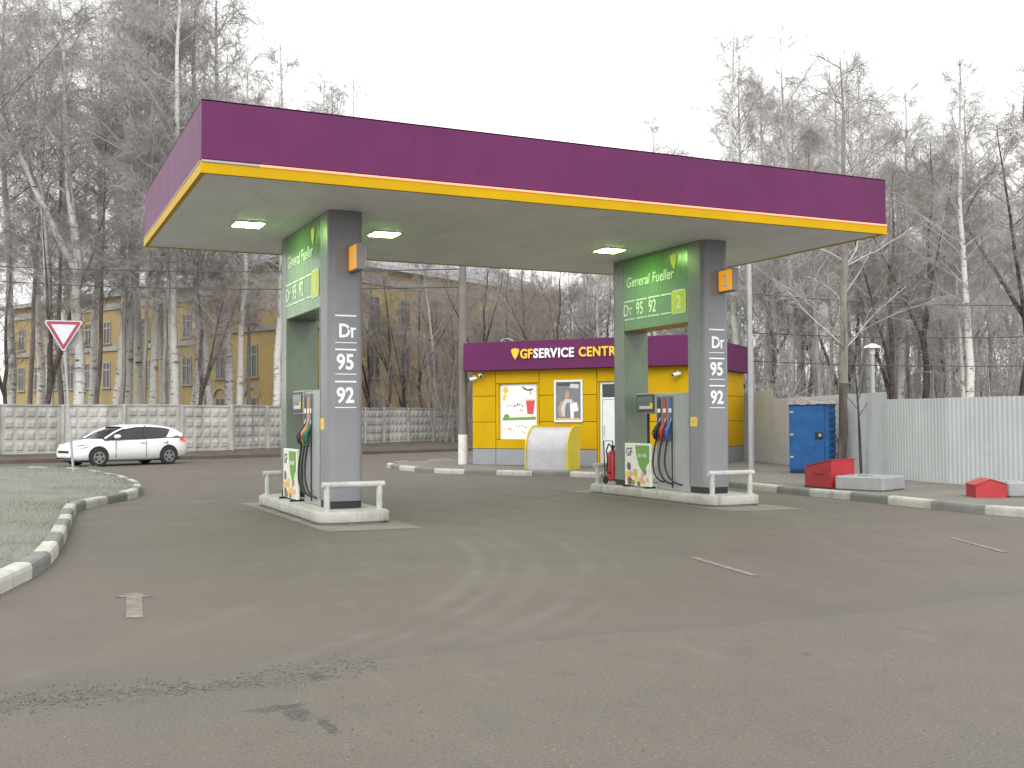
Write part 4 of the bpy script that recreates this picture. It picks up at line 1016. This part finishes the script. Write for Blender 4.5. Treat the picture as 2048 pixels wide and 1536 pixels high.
def np_mesh(name, parts, mat):
    Vs = []; Fs = []; o = 0
    for V, F in parts: Vs.append(V); Fs.append(F+o); o += len(V)
    V = np.concatenate(Vs).astype(np.float32); F = np.concatenate(Fs).astype(np.int32)
    me = bpy.data.meshes.new(name); me.vertices.add(len(V)); me.vertices.foreach_set('co', V.ravel())
    me.loops.add(F.size); me.loops.foreach_set('vertex_index', F.ravel())
    me.polygons.add(len(F)); me.polygons.foreach_set('loop_start', np.arange(len(F), dtype=np.int32)*F.shape[1])
    try: me.polygons.foreach_set('loop_total', np.full(len(F), F.shape[1], dtype=np.int32))
    except Exception: pass
    me.update(calc_edges=True); me.materials.append(mat); me.shade_smooth(); return me
def interp(path, t):
    """points on paths (N,K,3) at t (N,) in 0..1 with tangents"""
    K = path.shape[1]; f = t*(K-1); i = np.minimum(f.astype(int), K-2); u = (f-i)[:, None]; r = np.arange(len(path))
    A, B = path[r, i], path[r, i+1]; T = B-A; T /= np.linalg.norm(T, axis=1, keepdims=True)+1e-9
    return A*(1-u)+B*u, T
def grow(rg, P0, D0, length, K, bend, gravity, wob):
    """N paths from P0 along D0; gravity pulls the direction down (>0) or up (<0)"""
    N = len(P0); out = np.zeros((N, K, 3)); out[:, 0] = P0; d = D0/(np.linalg.norm(D0, axis=1, keepdims=True)+1e-9)
    for k in range(1, K):
        d = d+rg.normal(0, wob, (N, 3)); d[:, 2] -= np.asarray(gravity)*(k/K)**bend; d /= np.linalg.norm(d, axis=1, keepdims=True)+1e-9
        out[:, k] = out[:, k-1]+d*(length/(K-1))[:, None]
    return out
def tree_mesh(seed, H, r0, kind):
    rg = np.random.default_rng(seed)
    K = 14; z = np.linspace(0, 1, K); tr = np.zeros((1, K, 3)); lean = rg.normal(0, .05, 2)
    wx = np.cumsum(rg.normal(0, .07 if kind != 'dark' else .17, (K, 2)), axis=0); wx -= wx[0]
    tr[0, :, 2] = z*H; tr[0, :, :2] = wx*(H/20)+np.outer(z*H, lean)*.5
    trr = (r0*(1-z)**.85+.012)[None, :]; trr[0, 0] *= 1.25
    trunks = [(tr, trr)]
    if kind in ('fork', 'dark'):       # second and third leaders
        for q in range(1 if kind == 'fork' else 2):
            t0 = rg.uniform(.16, .42); p, T = interp(tr, np.array([t0])); az = rg.uniform(0, 6.28)
            L_ = H*(1-t0)*rg.uniform(.8, 1.0)
            pth = grow(rg, p, T+np.array([[math.cos(az), math.sin(az), 0]])*.55, np.array([L_]), K, 1, -.06, .05)
            trunks.append((pth, (r0*(1-t0)**.85*.75*(1-z)**.9+.012)[None, :]))
    wood = [tubes(p, r, 8) for p, r in trunks]
    twigs = []
    for pth, pr in trunks:
        nl = {'birch': 46, 'fork': 34, 'dark': 20, 'slim': 34}[kind]
        t = np.sort(rg.uniform({'birch': .30, 'fork': .34, 'dark': .25, 'slim': .38}[kind], .985, nl)); az = np.arange(nl)*2.4+rg.uniform(0, .9, nl)
        q = np.repeat(pth, nl, 0); p, T = interp(q, t)
        spread = {'birch': .75, 'fork': .75, 'dark': 1.0, 'slim': .6}[kind]
        prof = np.clip(np.minimum((t-.15)/.35, (1.04-t)/.45), .12, 1)
        Ll = H*{'birch': .19, 'fork': .19, 'dark': .22, 'slim': .13}[kind]*prof*rg.uniform(.6, 1.25, nl)
        D = np.stack([np.cos(az)*spread, np.sin(az)*spread, np.full(nl, .75)+rg.normal(0, .2, nl)], 1)
        lim = grow(rg, p, D, Ll, 7, 1.2, -.03 if kind == 'dark' else .06, .09)
        tt = np.linspace(0, 1, 7)[None]; lr = (np.clip(r0*.24*prof*rg.uniform(.6, 1.1, nl), .012, .055))[:, None]*(1-tt*.8)
        twigs.append(tubes(lim, lr, 4) if False else tubes(lim, lr, 3))
        # sub branches
        ns = 8; t2 = rg.uniform(.22, 1., nl*ns); src = np.repeat(lim, ns, 0); p2, T2 = interp(src, t2)
        D2 = T2+rg.normal(0, .55, (nl*ns, 3)); L2 = np.repeat(Ll, ns)*rg.uniform(.22, .5, nl*ns)*(1.15-t2*.5)+.25
        kp = rg.uniform(0, 1, nl*ns) < np.clip(np.repeat(Ll, ns)/Ll.max()*2.6, .32, 1); p2, D2, L2 = p2[kp], D2[kp], L2[kp]
        sub = grow(rg, p2, D2, L2, 5, 1., .10 if kind != 'dark' else .0, .12)
        twigs.append(tubes(sub, np.linspace(.0105, .005, 5)[None].repeat(len(sub), 0), 3))
        # twigs, hanging on the birches
        nt_ = 14; t3 = rg.uniform(.1, 1., len(sub)*nt_); src = np.repeat(sub, nt_, 0); p3, T3 = interp(src, t3)
        D3 = T3*.8+rg.normal(0, .7, (len(p3), 3)); L3 = rg.uniform(.3, 1.0, len(p3))*(1.15 if kind != 'dark' else .9)
        tw = grow(rg, p3, D3, L3, 4, .6, .38 if kind in ('birch', 'fork', 'slim') else .05, .16)
        twigs.append(tubes(tw, np.linspace(.0047, .0028, 4)[None].repeat(len(tw), 0), 3))
    bark_m = {'birch': 'birch', 'fork': 'birch', 'slim': 'pale_bark', 'dark': 'dark_bark'}[kind]
    return np_mesh('trunk', wood, M[bark_m]), np_mesh('crown', twigs, M['twig_b' if kind == 'dark' else 'twig'])
TPL = {}
for nm, seed, H, r0, kind in (('b1', 11, 20, .20, 'birch'), ('b2', 12, 20, .18, 'birch'), ('b3', 13, 20, .17, 'birch'), ('f1', 21, 20, .25, 'fork'), ('f2', 22, 20, .21, 'fork'), ('d1', 31, 17, .20, 'dark'), ('d2', 32, 16, .17, 'dark'), ('s1', 41, 17, .13, 'slim'), ('s2', 42, 18, .12, 'slim')):
    TPL[nm] = (H,)+tree_mesh(seed, H, r0, kind)
rt = random.Random(77)
def tree(tp, px, d, height, lab, group, rz=None, lean=(0, 0), name=None, thick=1.):
    H, tm, cmn = TPL[tp]; p = spot(px, d); s = height/H
    nm = name or {'b': 'birch_tree', 'f': 'birch_tree', 'd': 'dark_tree', 's': 'aspen_tree'}[tp[0]]
    t = thing(nm, lab, 'tree', (p.x, p.y, -.06), rt.uniform(0, 6.28) if rz is None else rz, group)
    t.rotation_euler.x, t.rotation_euler.y = lean; t.scale = (s*thick, s*thick, s)
    link('trunk', tm, t); link('crown', cmn, t)
    return t
GB, GD, GR, GRD, GM = ('birches behind the concrete fence', 'dark trees behind the concrete fence', 'birches behind the white fence', 'dark trees behind the white fence', 'trees behind the kiosk')
LB = 'tall bare birch with pale spotted trunk behind the concrete fence'
LD = 'bare dark-trunked tree behind the concrete fence, before the yellow house'
for tp, px, d, h, in (('b1', -60, 54, 24), ('b2', 22, 58, 24), ('b2', 78, 66, 25), ('b3', 100, 53, 22), ('b3', 218, 54, 23), ('b1', 280, 60, 25), ('b2', 312, 56, 22.5), ('b1', 348, 52.5, 23), ('b3', 378, 66, 23), ('b3', 432, 57, 19.5), ('b2', 483, 54, 18), ('b1', 552, 53.5, 20.5), ('b3', 640, 60, 20.5), ('b2', 706, 62, 18.5), ('b1', -150, 56, 23), ('b3', -20, 70, 26), ('b2', 190, 70, 26), ('b3', 250, 75, 27), ('b1', 130, 76, 27), ('b1', 402, 57, 25), ('b2', 452, 58, 24.5), ('b3', 332, 63, 27), ('b2', 262, 57, 25), ('b3', 598, 57, 20.5), ('b1', 672, 63, 21)):
    lb = LB
    if d > 64: lb = 'very tall birch rising far behind the concrete fence and the yellow wing'
    elif px < 130: lb = 'tall bare birch behind the concrete fence, on the open side of the give way sign'
    elif px < 330: lb = 'tall bare birch before the long yellow wing, past the forked birch'
    elif px < 500: lb = 'pale birch before the corner of the yellow house, near the left canopy edge'
    elif px > 600: lb = 'birch whose thin top shows above the purple canopy roof'
    else: lb = 'white birch with rough black bark flecks close beside pylon number one'
    tree(tp, px, d, h*(1.12 if px < 500 else 1.03), lb, GB)
tree('f1', 158, 52, 24, 'largest forked birch, its thick trunk splitting in two behind the give way sign', GB, rz=2.2)
for tp, px, d, h in (('d2', 8, 52, 11), ('s2', 238, 53, 17), ('d2', 403, 51.5, 11), ('s1', 186, 56, 18), ('s1', 327, 51.5, 17), ('s2', 60, 58, 21), ('s1', 125, 60, 21), ('s2', 292, 52, 18), ('s1', 455, 60, 17), ('s2', 505, 58, 16)):
    tree(tp, px, d, h, LD if tp[0] == 'd' else ('slender grey-stemmed bare tree between the birches beside the give way sign' if px < 200 else 'slender grey-stemmed bare tree before the long yellow wing' if px < 340 else 'slender grey-stemmed bare tree close to the yellow house corner'), GD)
tree('d2', 58, 50.5, 14, 'dark leaning tree behind the concrete fence beside the give way sign', GD, rz=.6, lean=(rad(2), rad(16)))
for tp, px, d, h in (('d1', 770, 66, 11), ('d2', 806, 68, 10), ('d1', 850, 72, 12), ('d2', 735, 70, 12), ('d1', 900, 78, 13)):
    tree(tp, px, d, h, 'low dark bare tree in front of the right wall of the yellow house', GM, name='dark_tree')
tree('b2', 885, 70, 14, 'thin leaning pale birch by the right end of the yellow house', GM, lean=(0, rad(9)))
for i_, (tp, px, d, h) in enumerate((('d1', 960, 62, 11.5), ('s1', 985, 80, 14), ('d2', 1015, 70, 12), ('d1', 1060, 66, 12), ('s2', 1090, 84, 14), ('d2', 1115, 60, 11), ('d1', 1160, 72, 13), ('s1', 1180, 64, 13), ('d2', 1215, 66, 12), ('b3', 1205, 60, 12), ('d2', 930, 90, 14), ('d1', 1040, 95, 15), ('d2', 1140, 95, 15), ('s2', 1265, 75, 15), ('d1', 1300, 68, 13))):
    where = 'between the utility pole and the kiosk sign' if px < 1050 else 'above the kiosk lettering' if px < 1190 else 'seen past pylon number two'
    what = {'d': 'spreading dark bare tree', 's': 'slender grey-stemmed bare tree', 'b': 'pale thin birch'}[tp[0]]
    tree(tp, px, d, h, what+(' deep' if d > 78 else '')+' in the thicket '+where, GM, name='thicket_tree')
LR = 'bare birch with pale trunk behind the white sheet fence'
for tp, px, d, h in (('b3', 1312, 56, 16.5), ('b1', 1478, 48, 18.5), ('b2', 1540, 60, 20), ('b1', 1583, 46, 15), ('b3', 1652, 52, 20), ('b2', 1700, 58, 19.5), ('b3', 1755, 44, 16.5), ('b2', 1500, 54, 19), ('b1', 1600, 57, 18), ('b1', 1730, 52, 18.5), ('b2', 1950, 55, 18), ('b1', 1345, 60, 16), ('b2', 1280, 66, 16), ('b2', 1805, 42, 14), ('b1', 1790, 62, 18), ('b3', 1860, 56, 15.5), ('b2', 1900, 46, 13.5), ('b3', 2010, 52, 15.5), ('b1', 2080, 47, 17), ('b2', 2140, 50, 17), ('b1', 1440, 70, 17), ('b2', 1370, 74, 17), ('b3', 1620, 75, 20), ('b1', 1880, 74, 19), ('b2', 1740, 78, 21), ('b3', 1980, 76, 18)):
    lb = LR
    if px < 1500: lb = 'birch whose top shows above the purple canopy, behind the kiosk'
    elif d > 65: lb = 'tall birch standing deep in the wood behind the white sheet fence'
    elif px < 1680: lb = 'bare birch behind the white fence, near the blue cabinet'
    elif px < 1880: lb = 'bare birch behind the white fence, near the capped yard lamp'
    else: lb = 'bare birch behind the white fence, near the brightest white birch'
    tree(tp, px, d, h*1.06, lb, GR)
tree('b1', 1943, 37, 14.5, 'brightest white birch with black bark bands just behind the white sheet fence', GR, rz=1.0, thick=1.05)
tree('b3', 1928, 39, 10, 'thin crooked birch stem crossing beside the brightest white birch', GR, lean=(rad(-2), rad(-4)))
LRD = 'bare dark-stemmed tree among the birches behind the white sheet fence'
for tp, px, d, h in (('d1', 1845, 40, 12), ('d2', 1780, 40, 11), ('s1', 1640, 38, 12.5), ('d1', 2036, 40, 14), ('d2', 1690, 46, 11), ('s2', 1720, 50, 14), ('d1', 1560, 52, 12), ('d2', 1500, 50, 11), ('d1', 1960, 58, 13), ('d2', 1885, 52, 12), ('d1', 1610, 60, 13), ('s1', 1820, 48, 13), ('d2', 2070, 60, 13), ('d2', 1420, 58, 12), ('s2', 1530, 44, 13), ('s1', 1600, 54, 15), ('s2', 1670, 42, 13), ('s1', 1765, 55, 15), ('s2', 1835, 60, 16), ('s1', 1905, 62, 15), ('s2', 1990, 44, 12), ('s1', 2060, 52, 14)):
    lb = LRD
    if tp[0] == 's':
        tree(tp, px, d, h, 'slender grey-stemmed bare tree behind the white fence, '+('near the kiosk' if px < 1620 else 'behind the blue cabinet' if px < 1730 else 'near the yard lamp' if px < 1870 else 'near the brightest birch'), GRD); continue
    if px < 1600: lb = 'bare dark-stemmed tree behind the kiosk corner and lamp post'
    elif px < 1760: lb = 'bare dark-stemmed tree behind the blue cabinet and white fence'
    elif px < 1900: lb = 'bare dark-stemmed forked tree behind the fence near the yard lamp'
    else: lb = 'bare dark-stemmed tree behind the fence past the brightest white birch'
    tree(tp, px, d, h, lb, GRD)
# the pale tree in front of the white fence, with dark lower trunk
t = thing('aspen_tree', 'pale-barked tree with blackened lower trunk in front of the white fence', 'tree', (18.35, 20.35, KZ-.03))
rg = np.random.default_rng(5)
low = MB(); low.tube([(-.05, .0, 0), (.0, .02, .5), (.10, .05, 1.1), (.13, .08, 1.9), (.16, .08, 2.35)], [.17, .125, .11, .105, .10], 10).build('lower_trunk', M['dark_bark'], t, 60)
MB().tube([(.03, .02, .82), (-.08, .05, .95), (-.12, .05, 1.05)], [.05, .035, .012], 6).build('stub', M['dark_bark'], t, 60)
pth = [(.16, .08, 2.35), (.21, .1, 3.2), (.22, .12, 4.4), (.30, .1, 5.6), (.26, .1, 7.2), (.34, .14, 9.0), (.3, .2, 10.5)]
MB().tube(pth, [.10, .095, .085, .07, .055, .035, .012], 10).build('trunk', M['pale_bark'], t, 60)
P = np.array(pth)[None]; nl = 26; tq = rg.uniform(.12, .97, nl); p0, T0 = interp(np.repeat(P, nl, 0), tq); az = np.arange(nl)*2.4
D0 = np.stack([np.cos(az), np.sin(az), np.full(nl, .7)], 1); lim = grow(rg, p0, D0, 2.6*(1.1-tq)+.4, 6, 1, .05, .12)
parts = [tubes(lim, np.linspace(.024, .008, 6)[None].repeat(nl, 0), 4)]
p2, T2 = interp(np.repeat(lim, 9, 0), rg.uniform(.15, 1, nl*9)); sub = grow(rg, p2, T2+rg.normal(0, .6, (nl*9, 3)), rg.uniform(.3, 1.0, nl*9), 4, 1, .1, .15)
parts.append(tubes(sub, np.linspace(.008, .005, 4)[None].repeat(len(sub), 0), 3))
p3, T3 = interp(np.repeat(sub, 5, 0), rg.uniform(.1, 1, len(sub)*5)); tw = grow(rg, p3, T3+rg.normal(0, .7, (len(p3), 3)), rg.uniform(.15, .55, len(p3)), 3, 1, .2, .15)
parts.append(tubes(tw, np.linspace(.0045, .003, 3)[None].repeat(len(tw), 0), 3))
link('crown', np_mesh('crown', parts, M['twig']), t)
t = thing('sapling', 'thin dark sapling stem between the blue cabinet and the white fence', 'sapling', (19.55, 21.0, KZ-.03))
MB().tube([(.1, .1, 0), (.02, .05, 1.0), (-.05, .0, 1.6), (-.10, .0, 2.3), (-.16, .05, 3.2)], [.04, .034, .028, .02, .006], 7).build('trunk', M['dark_bark'], t, 60)
for q in range(7):
    z_ = 1.5+q*.22; a_ = q*2.2; MB().tube([(-.07, .0, z_), (-.07+.25*math.cos(a_), .25*math.sin(a_), z_+.3), (-.07+.4*math.cos(a_), .4*math.sin(a_), z_+.75)], [.012, .008, .004], 4).build('branch', M['dark_bark'], t)

# undergrowth: thickets of thin stems that nobody could count
def thicket(name, lab, spots, seed, hmin, hmax, mat):
    rg = np.random.default_rng(seed); N = len(spots); P0 = np.zeros((N, 3)); P0[:, :2] = spots; P0[:, 2] = -.05
    D = rg.normal(0, .16, (N, 3)); D[:, 2] = 1; Ls = rg.uniform(hmin, hmax, N)
    st = grow(rg, P0, D, Ls, 6, 1, -.02, .06); parts = [tubes(st, np.linspace(.03, .008, 6)[None].repeat(N, 0)*rg.uniform(.5, 1.5, (N, 1)), 3)]
    p2, T2 = interp(np.repeat(st, 9, 0), rg.uniform(.12, 1, N*9)); s2 = grow(rg, p2, T2+rg.normal(0, .6, (N*9, 3)), np.repeat(Ls, 9)*rg.uniform(.12, .32, N*9), 4, 1, -.02, .12)
    parts.append(tubes(s2, np.linspace(.011, .006, 4)[None].repeat(len(s2), 0), 3))
    p3, T3 = interp(np.repeat(s2, 4, 0), rg.uniform(.1, 1, len(s2)*4)); s3 = grow(rg, p3, T3+rg.normal(0, .7, (len(p3), 3)), rg.uniform(.25, .9, len(p3)), 3, 1, 0, .12)
    parts.append(tubes(s3, np.linspace(.008, .005, 3)[None].repeat(len(s3), 0), 3))
    o = link(name, np_mesh(name, parts, M[mat])); return tag(o, lab, 'undergrowth', kind='stuff')
rg = np.random.default_rng(50)
def scatter(n, px0, px1, d0, d1):
    return [tuple(spot(rg.uniform(px0, px1), rg.uniform(d0, d1))) for _ in range(n)]
thicket('undergrowth', 'dense grey-brown undergrowth in the wood behind the white fence', scatter(800, 1440, 2250, 40, 80), 1, 2.5, 9, 'twig')
thicket('undergrowth', 'dense brown undergrowth behind the kiosk and far fence', scatter(620, 860, 1480, 62, 100), 2, 4, 13, 'twig_b')
thicket('undergrowth', 'thin brown shrubs behind the concrete fence before the yellow house', scatter(90, 660, 960, 63, 74), 3, 2, 8, 'twig_b')
thicket('far_wood', 'distant bare wood closing the view behind the nearer trees', scatter(700, 860, 2700, 90, 150), 4, 7, 15, 'twig')
thicket('far_wood', 'distant bare wood left of the yellow house', scatter(160, -600, 120, 110, 150), 5, 7, 14, 'twig')

# short grass on the lawn
rg = np.random.default_rng(8); N = 26000
u1 = rg.uniform(0, 1, N)**1.6; x = 2.7-u1*9; y = rg.uniform(8, 38.4, N)
from bisect import bisect
kx = np.interp(y, [p_[1] for p_ in kl[:16]], [p_[0] for p_ in kl[:16]])
x = kx-.2-rg.uniform(0, 1, N)**1.4*7; okm = (y < 37.2)
cl = np.sin(x*1.9+1.3*np.sin(y*.7))*np.sin(y*1.3+1.1*np.sin(x*1.1)); okm &= (rg.uniform(-1, 1, N) < cl+.35)
x, y = x[okm], y[okm]; N = len(x); hh = rg.uniform(.02, .06, N); a = rg.uniform(0, 6.28, N); ww = .006
bx, by = np.cos(a)*ww, np.sin(a)*ww; tx, ty = rg.normal(0, .02, N), rg.normal(0, .02, N); zb = np.full(N, .13)+.06*np.clip((kx[okm]-x)/4, 0, 1)
V = np.stack([np.stack([x-bx, y-by, zb], 1), np.stack([x+bx, y+by, zb], 1), np.stack([x+tx, y+ty, zb+hh+.02], 1)], 1).reshape(-1, 3)
F = np.arange(N*3).reshape(-1, 3)
tag(link('grass', np_mesh('grass', [(V, F)], M['blade'])), 'short dull grass on the lawn with the give way sign', 'grass', kind='stuff')

# loose stones along the broken asphalt seam
rg = np.random.default_rng(21); N = 900
sx_ = rg.uniform(-.6, 2.2, N); sy_ = 6.78-.015*sx_+.05*np.sin(sx_*4.1)+rg.normal(0, 1, N)*(.05+.13*np.abs(np.sin(sx_*2.3+.6)))
ex = rg.uniform(-1.5, 6, 260); ey = rg.uniform(3.4, 6.9, 260); sx_ = np.concatenate([sx_, ex]); sy_ = np.concatenate([sy_, ey]); N = len(sx_)
r_s = rg.uniform(.003, .011, N)*np.where(np.arange(N) < 900, 1., .75)
base = np.array([(1, 0, 0), (-1, 0, 0), (0, 1, 0), (0, -1, 0), (0, 0, .8), (0, 0, -.5)], float)
F8 = np.array([(0, 2, 4), (2, 1, 4), (1, 3, 4), (3, 0, 4), (2, 0, 5), (1, 2, 5), (3, 1, 5), (0, 3, 5)])
V = (base[None]*rg.uniform(.6, 1.3, (N, 6, 1)))*r_s[:, None, None]; a = rg.uniform(0, 6.28, N); ca, sa = np.cos(a)[:, None], np.sin(a)[:, None]
V = np.stack([V[..., 0]*ca-V[..., 1]*sa+sx_[:, None], V[..., 0]*sa+V[..., 1]*ca+sy_[:, None], V[..., 2]+r_s[:, None]*.35], -1).reshape(-1, 3)
F = (F8[None]+np.arange(N)[:, None, None]*6).reshape(-1, 3)
o = link('gravel', np_mesh('gravel', [(V, F)], M['grit'])); o.data.shade_flat(); tag(o, 'loose grit along the crumbling seam in the asphalt', 'gravel', kind='stuff')
